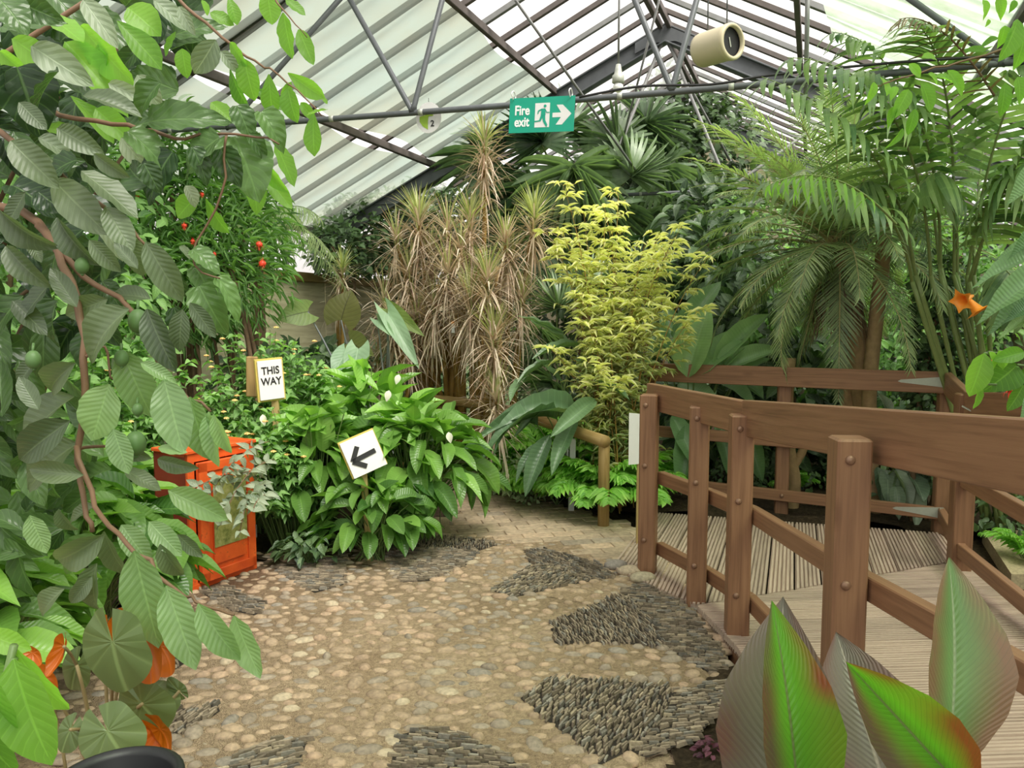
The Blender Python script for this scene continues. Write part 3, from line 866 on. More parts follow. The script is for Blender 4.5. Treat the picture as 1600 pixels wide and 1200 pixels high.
def truss(k, lab, web):
    A = APX + RD * k
    t = thing('roof_truss', lab, 'roof truss', tuple(A))
    for side in (-1, 1):
        mb = MB(); slim = k < -1; a = roof(k, 0, side, .0 if slim else -.16); b = roof(k, SE, side, .0 if slim else -.16)
        if slim: beam(mb, a, b, .05, .06); mb.build('rafter', M['steel'], t); continue
        beam(mb, a, b, .02, .19); beam(mb, a + V((0, 0, .095)), b + V((0, 0, .095)), .11, .018); beam(mb, a - V((0, 0, .095)), b - V((0, 0, .095)), .11, .018)
        mb.build('rafter', M['steel'], t)
    mb = MB(); o = A + V((0, 0, -.17)) - RD * .03
    prism(mb, [(-.34, -.20), (-.34, -.08), (0, .09), (.34, -.08), (.34, -.2), (.12, -.1), (-.12, -.1)], o, TD, (0, 0, 1), .02)
    for x, y in ((-.28, -.12), (-.2, -.08), (-.1, -.03), (.1, -.03), (.2, -.08), (.28, -.12)): ellipsoid(mb, o + TD * x + V((0, 0, y)) - RD * .005, .012, .012, .012)
    mb.build('apex_plate', M['steel'], t)
    zc = 3.02 - A.z
    L = A + TD * -4.2 + V((0, 0, zc)); R = A + TD * 4.4 + V((0, 0, zc))
    pts = [L + (R - L) * i / 24 + V((0, 0, -.03 * math.sin(math.pi * i / 24))) for i in range(25)]
    mb = MB(); tube(mb, pts, .021, 10, .5); mb.build('tie_rod', M['steel'], t)
    mb = MB()
    for i in range(1, 24, 2): tube(mb, [pts[i] - (R - L) * .002, pts[i] + (R - L) * .002], .024, 10)
    mb.build('cable_clip', M['galv'], t)
    for s0, s1 in web:
        mb = MB(); base = A + TD * s0 + V((0, 0, zc - .02)); top = A + TD * s1 + V((0, 0, -.504 * abs(s1) - .2))
        tube(mb, [base, base + (top - base) * .03, top], [.03, .02, .02], 8); mb.build('strut', M['steel_light'] if k > -1 else M['steel'], t)
    return t
truss(-4.08, 'nearest grey steel roof truss whose tie bar carries the fire exit sign', [(-1.04, -1.6), (-1.04, -.58), (.80, .08), (.80, 1.12), (2.7, 1.5), (2.7, 3.0), (-2.6, -1.3), (-2.6, -3.2)])
truss(0.0, 'second grey steel roof truss, its apex beside the cream heater', [(-.75, -1.9), (-.75, -.02), (.75, .02), (.75, 1.9), (2.4, 2.0), (-2.4, -1.9)])
truss(4.3, 'farthest steel roof truss above the ivy covered end wall', [(-.9, -.02), (.9, .02)])
# valley brace rods crossing below the right slope
for i, (a, b, lab) in enumerate((((805, 0, 7.2), (1010, 290, 9.3), 'thin rusty brace rod crossing above the exit sign'), ((1075, 130, 9.3), (1140, 250, 10.2), 'pale brace rod dropping beside the ivy mass'), ((1262, -20, 6.3), (1258, 180, 6.8), 'upright steel post seen behind the curved palm frond'), ((1030, 0, 8.2), (965, 250, 9.4), 'long thin rod leaning left behind the bulb'))):
    mb = MB(); tube(mb, [P(*a), P(*b)], (.014, .016, .02, .013)[i], 7); tag(mb.build('brace_rod', M['steel_light']), lab, 'rod')

# walls
def wall_line(side, k): p = roof(k, SE - .15, side); return V((p.x, p.y, 0))
for side, nm in ((-1, 'wall_left'), (1, 'wall_right')):
    w = bpy.data.objects.new(nm, None); COL.objects.link(w); w['kind'] = 'structure'; w.location = wall_line(side, 0)
    k = -10.0; i = 0
    while k < K1:
        if side < 0 and k > -3.5:
            kk = 1.18
            mb = MB(); a = wall_line(side, k); b = wall_line(side, k + kk - .012)
            beam(mb, a + V((0, 0, 1.0)), b + V((0, 0, 1.0)), .02, 2.0, ch=.002, tint=rnd.uniform(.3, 1)); mb.build('plywood_panel', M['ply'], w)
        else:
            kk = .16
            mb = MB(); a = wall_line(side, k); b = wall_line(side, k + kk - .012)
            beam(mb, a + V((0, 0, .95)), b + V((0, 0, .95)), .02, 1.9, ch=.003, tint=rnd.uniform(.1, .9)); mb.build('board', M['board'], w)
        k += kk; i += 1
    mb = MB(); beam(mb, wall_line(side, -10) + V((0, 0, 2.06)), wall_line(side, K1) + V((0, 0, 2.06)), .12, .12, tint=.4); mb.build('top_beam', M['log'], w)
    mb = MB(); a = wall_line(side, -10); b = wall_line(side, K1)
    mb.faces([a + V((0, 0, 2.1)), b + V((0, 0, 2.1)), b + V((0, 0, 2.9)), a + V((0, 0, 2.9))], [(0, 1, 2, 3)]); mb.build('side_glass', M['glass'], w)
    k = -10
    while k < K1:
        mb = MB(); a = wall_line(side, k); beam(mb, a + V((0, 0, 2.1)), a + V((0, 0, 2.75)), .05, .05, V((0, 1, 0))); mb.build('mullion', M['steel_light'], w); k += .93
mb = MB()
A = roof(K1, 0, 1); L = roof(K1, SE, -1); R = roof(K1, SE, 1)
mb.faces([(L.x, L.y, 0), (R.x, R.y, 0), (R.x, R.y, R.z), tuple(A), (L.x, L.y, L.z)], [(0, 1, 2, 3, 4)])
struct(mb.build('wall_back', M['ply']))

# ------------------------------------------------------------------ heater and lamps
h0 = P(1148, 66, 6.3); dh = (P(1148, 66, 6.3) - P(1100, 60, 6.9)); dh.normalize()
dh = V((.55, -.83, -.06)).normalized()
hb = P(1140, 66, 6.3) - dh * .30
ht = thing('fan_heater', 'cream cylindrical fan heater hanging under the roof with dark round mouth', 'heater', tuple(h0))
mb = MB(); R1 = .135
rr = [(0, .05), (0, R1 * .96), (.03, R1), (.28, R1), (.295, R1 * 1.04), (.33, R1 * 1.04), (.34, R1 * .98), (.34, R1 * .84), (.31, R1 * .82)]
u = dh.cross(V((0, 0, 1))).normalized(); w_ = u.cross(dh)
vs = []; fs = []
for a, r in rr:
    for k in range(28): vs.append(hb + dh * a + (u * math.cos(k * .2244) + w_ * math.sin(k * .2244)) * r)
for i in range(len(rr) - 1):
    for k in range(28): fs.append((i * 28 + k, i * 28 + (k + 1) % 28, (i + 1) * 28 + (k + 1) % 28, (i + 1) * 28 + k))
fs.append(tuple(range(28))); mb.faces(vs, fs); mb.build('casing', M['cream'], ht)
mb = MB(); mb.faces([hb + dh * .30 + (u * math.cos(k * .2244) + w_ * math.sin(k * .2244)) * R1 * .85 for k in range(28)], [tuple(range(28))]); mb.build('mouth', M['dark'], ht)
mb = MB(); cc = hb + dh * .305; beam(mb, cc - u * .012 - w_ * .035, cc + u * .014 + w_ * .035, .012, .004, dh); mb.build('fan_blade', M['galv'], ht)
mb = MB()
for s in (.06, .26): tube(mb, [hb + dh * s + w_ * R1, hb + dh * s + V((0, 0, 1.0))], .006, 6)
mb.build('hanger', M['steel'], ht)
def bulb(px, py, Y, lab):
    b = P(px, py, Y); t = thing('pendant_lamp', lab, 'lamp', tuple(b))
    mb = MB(); tube(mb, [b + V((0, 0, .12)), b + V((0, 0, 1.2))], .009, 8); mb.build('rod', M['steel_light'], t)
    mb = MB(); tube(mb, [b + V((0, 0, z)) for z in (-.03, -.025, .03, .04, .07, .12)], [.045, .052, .05, .035, .03, .02], 16); mb.build('lamp_holder', M['galv'], t)
    mb = MB(); tube(mb, [b + V((0, 0, z)) for z in (-.03, -.05, -.08, -.10, -.108)], [.026, .042, .044, .026, .006], 16); mb.build('bulb', M['white'], t)
bulb(966, 124, 6.6, 'bare bulb in a grey holder hanging on a rod right of the exit sign')
# loop of black cable over the tie rod
mb = MB(); tube(mb, smooth_path([P(905, 152, 5.15), P(1000, 135, 5.05), P(1110, 132, 4.9), P(1200, 118, 4.8), P(1330, 104, 4.65), P(1450, 94, 4.5), P(1600, 86, 4.35)], 5), .008, 6)
tag(mb.build('cable', M['black']), 'black cable tied along the tie bar above the palms', 'cable')
# ------------------------------------------------------------------ leaves: templates and materials
PROF = {
    'ellip': [(0, .04), (.06, .38), (.2, .8), (.4, 1), (.6, .97), (.78, .72), (.9, .4), (1, .0)],
    'acum': [(0, .04), (.08, .55), (.22, .93), (.38, 1), (.58, .82), (.75, .5), (.88, .2), (1, .0)],
    'obov': [(0, .05), (.12, .3), (.35, .7), (.6, 1), (.8, .88), (.93, .5), (1, .05)],
    'lance': [(0, .1), (.12, .7), (.3, 1), (.6, .8), (.85, .35), (1, 0)],
    'strap': [(0, .7), (.2, 1), (.6, .8), (.85, .45), (1, 0)],
    'heart': [(0, .62), (.12, .92), (.28, 1), (.5, .86), (.7, .58), (.87, .26), (1, .0)],
    'round': [(0, .75), (.15, .97), (.35, 1), (.55, .97), (.75, .75), (.9, .42), (1, .12)],
    'canna': [(0, .1), (.1, .45), (.3, .88), (.5, 1), (.68, .86), (.83, .52), (.93, .22), (1, .0)],
    'serr': [(0, .35), (.08, .8), (.12, .78), (.24, 1), (.28, .96), (.42, .98), (.46, .9), (.58, .82), (.62, .74), (.74, .6), (.78, .52), (.88, .3), (1, 0)],
}
def prof(name, v):
    p = PROF[name]
    for (a, x), (b, y) in zip(p, p[1:]):
        if v <= b: return x + (y - x) * (v - a) / (b - a)
    return 0
def ltpl(name, nv=8, nu=4, fold=.2, droop=.4, wave=0.0, wn=3, lobe=0.0, twist=0.0, back=0.0, seed=0):
    """unit leaf: length 1 along +Y, width 1, upper side +Z"""
    vs = []; uvs = []; y = z = 0.0; r = random.Random(seed)
    for j in range(nv + 1):
        v = j / nv
        w = prof(name, v) * .5
        for i in range(nu + 1):
            u = i / nu * 2 - 1
            x = u * w
            fz = fold * abs(x) + wave * math.sin(v * math.pi * 2 * wn + (1.3 if u > 0 else 0)) * abs(u) ** 2 * .5 - back * (u * u) * w
            yy = y - lobe * abs(u) ** 1.5 * max(0, 1 - v * 2.2) ** 2
            tw = twist * v; c, s = math.cos(tw), math.sin(tw)
            vs.append((x * c - fz * s, yy, z + fz * c + x * s)); uvs.append((i / nu, v))
        th = -droop * (v + .5 / nv)
        y += math.cos(th) / nv; z += math.sin(th) / nv
    L = []; U = []
    for j in range(nv):
        for i in range(nu):
            q = (j * (nu + 1) + i, j * (nu + 1) + i + 1, (j + 1) * (nu + 1) + i + 1, (j + 1) * (nu + 1) + i)
            L += q; U += [uvs[k] for k in q]
    return (np.array(vs, np.float32), np.array(L, np.int32), np.full(nv * nu, 4, np.int32), np.array(U, np.float32))

def rtpl(cup, wave, droop=.3):
    """nearly circular leaf, stalk attached near a narrow notch at the base"""
    vs = [(0, 0, 0)]; uv = [(.5, .12)]; nr, na = 5, 36; L = []; S = []; U = []
    for r in range(1, nr + 1):
        for k in range(na):
            a = -math.pi + .16 + (2 * math.pi - .32) * k / (na - 1)
            R = (.56 + .32 * math.cos(a * .5) ** 2 * 1.0 + .03 * math.sin(5 * a)) * r / nr
            x = R * math.sin(a) * .78; y = R * math.cos(a)
            z = -cup * R * R * 2 + wave * math.sin(a * 7) * (r / nr) ** 2 * .5 - droop * .25 * max(0, y) ** 2 + .010 * abs(math.cos(a * 4.5)) * (r / nr)
            vs.append((x, y, z)); uv.append((.5 + x * .75, .12 + y))
    def q(*ix):
        L.extend(ix); S.append(len(ix)); U.extend(uv[i] for i in ix)
    for k in range(na - 1): q(0, 2 + k, 1 + k)
    for r in range(nr - 1):
        for k in range(na - 1): q(1 + r * na + k, 2 + r * na + k, 2 + (r + 1) * na + k, 1 + (r + 1) * na + k)
    return (np.array(vs, np.float32), np.array(L, np.int32), np.array(S, np.int32), np.array(U, np.float32))

def leafmat(name, dark, light, back=None, rough=.38, trans=.3, veins=9, vk=1.6, vcol=None, vamt=.35, mid=.045, edge=None, asym=False, radial=False, coat=0, tcol=None, bst=.35, spec=.5, midcol=None):
    t = NT(name); at = t.tint()
    sp = t.n('ShaderNodeSeparateXYZ'); t.l(t.n('ShaderNodeUVMap').outputs[0], sp.inputs[0])
    a = t.math('MULTIPLY', t.math('ABSOLUTE', t.math('SUBTRACT', sp.outputs[0], .5)), 2.0)
    fr = t.math('FRACT', t.math('SUBTRACT', t.math('MULTIPLY', sp.outputs[1], float(veins)), t.math('MULTIPLY', a, vk)))
    if radial:
        ag = t.math('ARCTAN2', t.math('SUBTRACT', sp.outputs[0], .5), t.math('SUBTRACT', sp.outputs[1], .12))
        fr = t.math('FRACT', t.math('ADD', t.math('MULTIPLY', ag, float(veins) / 6.283), .5))
    ln = t.math('ABSOLUTE', t.math('SUBTRACT', fr, .5))
    vein = t.ramp(ln, [(.0, (1, 1, 1)), (.10, (0, 0, 0))])
    midr = t.ramp(a, [(mid * .6, (1, 1, 1)), (mid * 1.6, (0, 0, 0))])
    allv = t.math('MAXIMUM', t.math('MULTIPLY', vein, .55), midr)
    nz = t.noise(6, 3, t.pos())
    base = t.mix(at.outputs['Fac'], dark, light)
    base = t.mix(.5, base, t.ramp(nz, [(.3, (.7, .74, .7)), (.7, (1.25, 1.2, 1.15))]), 'MULTIPLY')
    if edge is not None:
        e = t.ramp(a, [(.22, (0, 0, 0)), (.82, (1, 1, 1))])
        e = t.math('MULTIPLY', e, t.ramp(t.noise(7, 2, t.pos()), [(.40, (.3, .3, .3)), (.55, (1, 1, 1))]))
        base = t.mix(e, base, edge)
        if asym:
            q = t.math('MULTIPLY', t.ramp(sp.outputs[0], [(.12, (1, 1, 1)), (.44, (0, 0, 0))]), t.ramp(t.noise(5, 2, t.pos()), [(.3, (.45, .45, .45)), (.6, (1, 1, 1))]))
            base = t.mix(q, base, (.115, .075, .06))
    vc = vcol or tuple(min(1, c * 1.7 + .02) for c in light)
    base = t.mix(t.math('MULTIPLY', allv, vamt), base, vc)
    if midcol is not None: base = t.mix(t.math('MULTIPLY', midr, .8), base, midcol)
    if back is not None:
        g = t.n('ShaderNodeNewGeometry')
        bc = t.mix(t.math('MULTIPLY', allv, vamt), back, tuple(min(1, c * 1.5) for c in back))
        base = t.mix(g.outputs['Backfacing'], base, bc)
    hs = t.n('ShaderNodeHueSaturation'); hs.inputs['Saturation'].default_value = {'canna_leaf': 1, 'bright_leaf': .92, 'peace_lily_leaf': .96, 'begonia_leaf': 1.05, 'fern_leaf': 1, 'lantana_leaf': .92}.get(name, .84); t.l(base, hs.inputs['Color']); base = hs.outputs[0]
    h = t.math('SUBTRACT', t.math('ABSOLUTE', t.math('SUBTRACT', fr, .5)), t.math('MULTIPLY', midr, .6))
    bm = t.bump(h, bst, .006)
    p = t.pr(base, rough, bm, spec)
    if coat: p.inputs['Coat Weight'].default_value = coat; p.inputs['Coat Roughness'].default_value = .25
    tr = t.n('ShaderNodeBsdfTranslucent')
    if tcol is None: tc = t.mix(1.0, base, (1.5, 1.75, .75), 'MULTIPLY')
    else: tc = t.mix(.6, base, tcol)
    t.l(tc, tr.inputs[0])
    mx = t.n('ShaderNodeMixShader'); mx.inputs[0].default_value = trans
    t.l(p.outputs[0], mx.inputs[1]); t.l(tr.outputs[0], mx.inputs[2])
    return t.done(mx)

LM = {
    'guava_light': leafmat('guava_leaf_light', (.10, .20, .06), (.27, .46, .15), None, .33, .35, 12, 2.2, vamt=.2, bst=.25, spec=.7),
    'guava': leafmat('guava_leaf', (.055, .095, .035), (.24, .33, .14), (.24, .30, .13), .42, .30, 11, 2.2, vamt=.16, bst=.2, spec=.8),  # light tone greyed: the sky's sheen is put into the leaf colour
    'hibiscus': leafmat('hibiscus_leaf', (.025, .065, .022), (.18, .36, .07), None, .27, .32, 6, 2.0, bst=.35, vamt=.2),
    'bright': leafmat('bright_leaf', (.08, .22, .02), (.25, .50, .05), None, .4, .55, 9, 1.8, vamt=.22, bst=.15),
    'begonia': leafmat('begonia_leaf', (.075, .125, .05), (.19, .26, .10), (.50, .12, .025), .38, .25, 9, 0, radial=True, vamt=.4, tcol=(.45, .35, .06)),
    'lily': leafmat('peace_lily_leaf', (.045, .13, .022), (.27, .51, .085), None, .3, .33, 14, 2.2, vamt=.16, bst=.35),
    'lantana': leafmat('lantana_leaf', (.06, .16, .035), (.28, .52, .13), None, .5, .35, 7, 2),
    'greyleaf': leafmat('pale_grey_leaf', (.16, .23, .14), (.36, .43, .29), None, .45, .25, 6, 2),
    'drac_dry': leafmat('dracaena_dry', (.46, .28, .17), (.90, .78, .58), None, .6, .25, 3, 0, vamt=.15, tcol=(.5, .4, .15)),
    'drac_top': leafmat('dracaena_fresh', (.20, .25, .06), (.60, .62, .27), None, .5, .3, 3, 0, vamt=.2),
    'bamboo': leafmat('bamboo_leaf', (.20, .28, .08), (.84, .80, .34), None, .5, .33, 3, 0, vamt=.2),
    'fan': leafmat('fan_palm_leaf', (.035, .10, .04), (.25, .38, .17), None, .35, .25, 3, 0, vamt=.3, bst=.1),
    'palm': leafmat('date_palm_leaf', (.06, .13, .05), (.42, .54, .21), None, .38, .28, 3, 0, vamt=.2, bst=.1),
    'kentia': leafmat('kentia_leaf', (.05, .14, .04), (.28, .42, .12), None, .35, .32, 3, 0, vamt=.2, bst=.1),
    'dead': leafmat('dead_frond', (.10, .055, .03), (.35, .22, .12), None, .7, .2, 3, 0),
    'paddle': leafmat('paddle_leaf', (.06, .17, .06), (.25, .44, .15), None, .28, .25, 26, 1.2, vamt=.12),
    'strap': leafmat('drooping_leaf', (.04, .11, .045), (.17, .31, .12), None, .32, .2, 16, 1.6, vamt=.3),
    'fern': leafmat('fern_leaf', (.13, .34, .05), (.40, .68, .15), None, .5, .4, 4, 1),
    'ear_back': leafmat('elephant_ear', (.14, .14, .025), (.20, .32, .05), None, .45, .45, 8, 2.6, vcol=(.05, .045, .015), vamt=.7, mid=.03),
    'ear_pale': leafmat('elephant_ear_pale', (.16, .32, .16), (.30, .48, .26), None, .4, .3, 8, 2.6, vamt=.2),
    'ivy': leafmat('ivy_leaf', (.025, .06, .018), (.12, .24, .06), None, .4, .2, 4, 2),
    'hedge': leafmat('hedge_leaf', (.025, .065, .025), (.16, .28, .09), None, .4, .25, 5, 2),
    'cover': leafmat('groundcover_leaf', (.12, .24, .07), (.55, .65, .36), None, .5, .3, 4, 1),
    'canna': leafmat('canna_leaf', (.10, .26, .05), (.15, .42, .03), None, .30, .42, 26, 9, vcol=(.05, .09, .02), vamt=.6, mid=.028, edge=(.26, .075, .03), asym=True, midcol=(.20, .26, .10)),
    'canna_dark': leafmat('canna_leaf_bronze', (.12, .105, .085), (.20, .175, .145), None, .26, .2, 26, 9, vcol=(.3, .28, .24), vamt=.3, mid=.03, edge=(.17, .07, .055), midcol=(.42, .35, .30)),
    'canna_green': leafmat('canna_leaf_green', (.10, .19, .06), (.17, .33, .08), None, .26, .25, 26, 9, vcol=(.06, .10, .06), vamt=.4, mid=.03, edge=(.24, .12, .06), midcol=(.30, .38, .20)),
    'purple': leafmat('purple_leaf', (.06, .01, .03), (.18, .03, .07), None, .5, .2, 5, 1),
    'aglao': leafmat('aglaonema_leaf', (.05, .12, .06), (.30, .38, .26), None, .35, .2, 10, 2, vamt=.3),
}
M['bark'] = plain('brown_bark', (.16, .10, .055), .85, 0, var=.45, scale=30, bmp=.8)
M['tan_bark'] = plain('tan_bark', (.36, .24, .12), .85, 0, var=.4, scale=22, bmp=.8)
M['cane'] = plain('golden_cane', (.33, .20, .045), .6, 0, var=.4, scale=18, bmp=.4)
M['stem'] = plain('green_stem', (.13, .20, .06), .45, 0, var=.2)
M['redstem'] = plain('brown_stem', (.18, .10, .055), .6, 0, var=.25)
M['grey_stem'] = plain('grey_stalk', (.22, .24, .24), .4, 0, var=.15)
M['palm_stem'] = plain('palm_stalk', (.17, .22, .07), .4, 0, var=.2)
M['tan_stem'] = plain('palm_rib', (.42, .36, .17), .5, 0, var=.2)
M['begonia_green'] = plain('begonia_green_stem', (.26, .20, .09), .5, 0, var=.2)
M['guava_fruit'] = plain('green_guava', (.10, .19, .06), .5, 0, var=.15, scale=40)
M['petal_orange'] = plain('apricot_petal', (.85, .42, .14), .5, 0, var=.3, scale=60)
M['petal_yellow'] = plain('yellow_petal', (.85, .66, .22), .5, 0, var=.2, scale=60)
M['petal_red'] = plain('red_petal', (.80, .07, .03), .5, 0, var=.2, scale=50)
M['petal_coral'] = plain('coral_petal', (.85, .22, .15), .5, 0, var=.4, scale=40)
M['petal_trumpet'] = plain('orange_trumpet', (.90, .30, .03), .45, 0, var=.15, scale=30)
M['petal_white'] = plain('white_spathe', (.80, .82, .66), .45, 0, var=.06)
M['begonia_stem'] = plain('orange_begonia_stem', (.62, .16, .05), .5, 0, var=.2)

TP = {
    'ell': ltpl('ellip', 10, 4, .25, .5, .03, 3), 'ell2': ltpl('ellip', 10, 4, .35, .9, .04, 2, seed=2), 'ell3': ltpl('ellip', 10, 4, .15, .1, .05, 3),
    'acum': ltpl('acum', 9, 4, .3, .7, .03), 'acum_s': ltpl('acum', 4, 2, .35, .7), 'ell_s': ltpl('ellip', 4, 2, .3, .5),
    'obov': ltpl('obov', 8, 4, .2, .5, .02), 'lance': ltpl('lance', 5, 2, .3, .6), 'lance_s': ltpl('lance', 3, 2, .35, .4),
    'strap': ltpl('strap', 6, 1, 0, 1.2), 'strap_f': ltpl('strap', 5, 2, .5, .9), 'strap_u': ltpl('strap', 4, 1, 0, .3),
    'strap_d': ltpl('strap', 7, 1, 0, 2.1), 'fl': ltpl('strap', 3, 1, 0, .5), 'fl_d': ltpl('strap', 4, 1, 0, 1.1),
    'heart': ltpl('heart', 10, 6, .15, .5, .03, 2, .28), 'round': rtpl(.06, .04), 'round2': rtpl(.25, .07, 1.0), 'spike': ltpl('strap', 5, 1, 0, .45), 'spike2': ltpl('strap', 5, 1, 0, .9),
    'canna': ltpl('canna', 22, 8, .28, .35, .02, 2), 'canna2': ltpl('canna', 22, 8, .45, -.2, .02, 3), 'serr': ltpl('serr', 24, 4, .2, .6, .05, 4), 'serr2': ltpl('serr', 24, 4, .45, .9, .06, 3),
    'paddle': ltpl('ellip', 12, 4, .5, .5, .02, 5), 'droopy': ltpl('acum', 14, 4, .35, 1.7, .03, 6), 'ivy': ltpl('heart', 3, 2, .2, .3),
}

def up_rand(r, d, s=.4):
    return V((d[0] + r.gauss(0, s), d[1] + r.gauss(0, s), d[2] + r.gauss(0, s))).normalized()
def lmat(base, d, n, ln, w):
    sd, d_, n_ = frame_from(V(d), V(n)); return mat4(base, sd, d_, n_, w, ln, ln)

def px_leaves(L, tpls, rr, depth, ws=1.0, tilt=.35, toward=V((0, -1, .55))):
    """leaf list in photo coordinates (bx, by, tx, ty, width ratio, tint[, depth]) -> matrices with real size and a tilt of their own"""
    out = {}
    for e in L:
        bx, by, tx, ty, wr, ti = e[:6]; Y = (e[6] if len(e) > 6 else depth) + rr.uniform(-.07, .07)
        b = P(bx, by, Y); dYt = rr.uniform(-.10, .14) * math.hypot(tx - bx, ty - by) / F * Y * 1.6
        t = P(tx, ty, Y - dYt)
        ln = (t - b).length * 1.06
        n = toward + V((rr.gauss(0, tilt), rr.gauss(0, tilt * .5), rr.gauss(0, tilt)))
        k = rr.choice(tpls)
        out.setdefault(k, ([], []))
        out[k][0].append(lmat(b, t - b, n, ln, ln * wr * ws)); out[k][1].append(min(1, max(0, ti + rr.gauss(0, .06))))
    return out
def put(mb, out, mat=0):
    for k, (m, t) in out.items(): mb.inst(TP[k], m, t, mat)
def seg_branch(mb, L, r0, r1, n=7, wob=.01, rr=rnd, mat=0):
    pts = smooth_path([P(*p) for p in L], 4)
    pts = [p + V((rr.gauss(0, wob), rr.gauss(0, wob), rr.gauss(0, wob))) * .3 for p in pts]
    k = len(pts); tube(mb, pts, [r0 + (r1 - r0) * i / (k - 1) for i in range(k)], n, .5, mat)
# ------------------------------------------------------------------ foreground, left
R1_ = random.Random(11)
TW = V((0, -1, .5))
guava = [
 (17, 220, 82, 285, .5, .35), (83, 280, 163, 362, .48, .4), (127, 267, 212, 335, .42, .35), (165, 323, 205, 390, .5, .35), (0, 328, 65, 402, .45, .25),
 (147, 240, 195, 279, .45, .3), (200, 370, 226, 432, .5, .35), (228, 378, 281, 468, .42, .3), (10, 385, 57, 448, .42, .3), (43, 372, 64, 408, .45, .3),
 (140, 375, 184, 424, .45, .35), (168, 467, 97, 494, .5, .35), (202, 483, 106, 555, .52, .4), (235, 467, 170, 452, .45, .15), (171, 600, 143, 685, .6, .95),
 (116, 620, 6, 688, .44, .2), (110, 657, 11, 722, .42, .1), (122, 693, 16, 758, .52, .3), (131, 742, 34, 733, .36, .4), (118, 567, 45, 622, .42, .15),
 (190, 547, 234, 652, .42, .55), (257, 593, 284, 702, .44, .65), (297, 620, 321, 720, .4, .65), (327, 643, 331, 729, .28, .85), (334, 647, 355, 712, .3, 1.0),
 (220, 567, 273, 594, .3, .9), (230, 483, 265, 577, .4, .02), (285, 483, 277, 549, .45, .02), (297, 473, 335, 525, .4, .1),
 (177, 670, 199, 737, .45, .5), (247, 700, 290, 706, .35, .95), (193, 733, 249, 764, .4, .45), (247, 717, 300, 737, .4, .3), (263, 766, 354, 810, .36, .6, 2.0),
 (210, 860, 245, 1007, .36, .5, 1.35), (260, 915, 303, 1041, .36, .55, 1.33), (310, 943, 368, 1038, .34, .6, 1.3), (366, 962, 403, 1056, .36, .7, 1.28), (216, 885, 214, 950, .3, .95, 1.38),
 (163, 830, 187, 908, .4, .35), (152, 880, 126, 972, .4, .35), (163, 835, 64, 902, .4, .3), (47, 805, 71, 862, .5, .7), (233, 815, 281, 866, .4, .65),
 (277, 835, 314, 869, .42, .2), (250, 850, 281, 913, .4, .4), (101, 920, 41, 963, .48, .45), (144, 900, 107, 946, .45, .4), (92, 795, 110, 840, .5, .35),
 (170, 690, 230, 720, .4, .4), (150, 790, 100, 812, .4, .3), (190, 820, 232, 880, .42, .5), (60, 560, 20, 600, .45, .1), (80, 440, 30, 500, .45, .1),
 (40, 300, 10, 350, .45, .1), (90, 340, 130, 420, .4, .15), (60, 640, 30, 590, .45, .15), (120, 480, 80, 420, .4, .2), (30, 160, 70, 200, .5, .1),
 (130, 150, 215, 165, .4, .3), (90, 200, 150, 235, .45, .25), (215, 420, 180, 380, .4, .2), (175, 560, 215, 610, .4, .2), (20, 470, 70, 520, .4, .1),
]
gt = thing('guava_tree', 'guava branches with big grey-green leaves and round green fruit hanging down the left side', 'tree', (-2.4, 2.2, 0))
mb = MB(); put(mb, px_leaves([e for e in guava if e[5] < .5], ['ell', 'ell2', 'ell3'], R1_, 1.62))
mb.build('foliage', LM['guava'], gt)
mb = MB(); put(mb, px_leaves([e for e in guava if e[5] >= .5], ['ell', 'ell3'], R1_, 1.58, 1.12, .18))
mb.build('young_foliage', LM['guava_light'], gt)
mb = MB()
seg_branch(mb, [(-60, 300, 1.9), (60, 350, 1.8), (110, 440, 1.7), (134, 560, 1.65), (122, 700, 1.65), (130, 770, 1.62), (146, 830, 1.6)], .011, .005)
seg_branch(mb, [(60, 350, 1.8), (130, 430, 1.72), (205, 485, 1.66), (260, 590, 1.62), (330, 640, 1.6)], .008, .003)
seg_branch(mb, [(-40, 180, 1.9), (60, 250, 1.75), (160, 320, 1.7), (230, 380, 1.66)], .008, .003)
seg_branch(mb, [(120, 700, 1.65), (150, 790, 1.55), (200, 850, 1.42), (262, 912, 1.36), (310, 940, 1.33), (366, 960, 1.3)], .006, .002)
seg_branch(mb, [(134, 560, 1.65), (165, 540, 1.66), (178, 600, 1.66)], .004, .002)
seg_branch(mb, [(122, 700, 1.7), (180, 700, 1.7), (225, 690, 1.66)], .004, .002)
tube(mb, [(-2.4, 2.2, 0), (-2.3, 2.2, .9), tuple(P(-60, 300, 1.95))], [.05, .04, .02], 10)
mb.build('branch', M['redstem'], gt)
for px, py, r in ((216, 502, .026), (212, 693, .027), (128, 415, .018), (190, 560, .018), (215, 640, .014), (52, 562, .020)):
    c = P(px, py, 1.62); mb = MB(); ellipsoid(mb, c, r * .78, r * .78, r, seg=16, rings=10); ellipsoid(mb, c - V((0, 0, r * 1.02)), r * .22, r * .22, r * .16)
    tube(mb, [c + V((0, 0, r * .9)), c + V((-.004, .01, r * 1.7))], .003, 6); mb.build('fruit', M['guava_fruit'], gt)

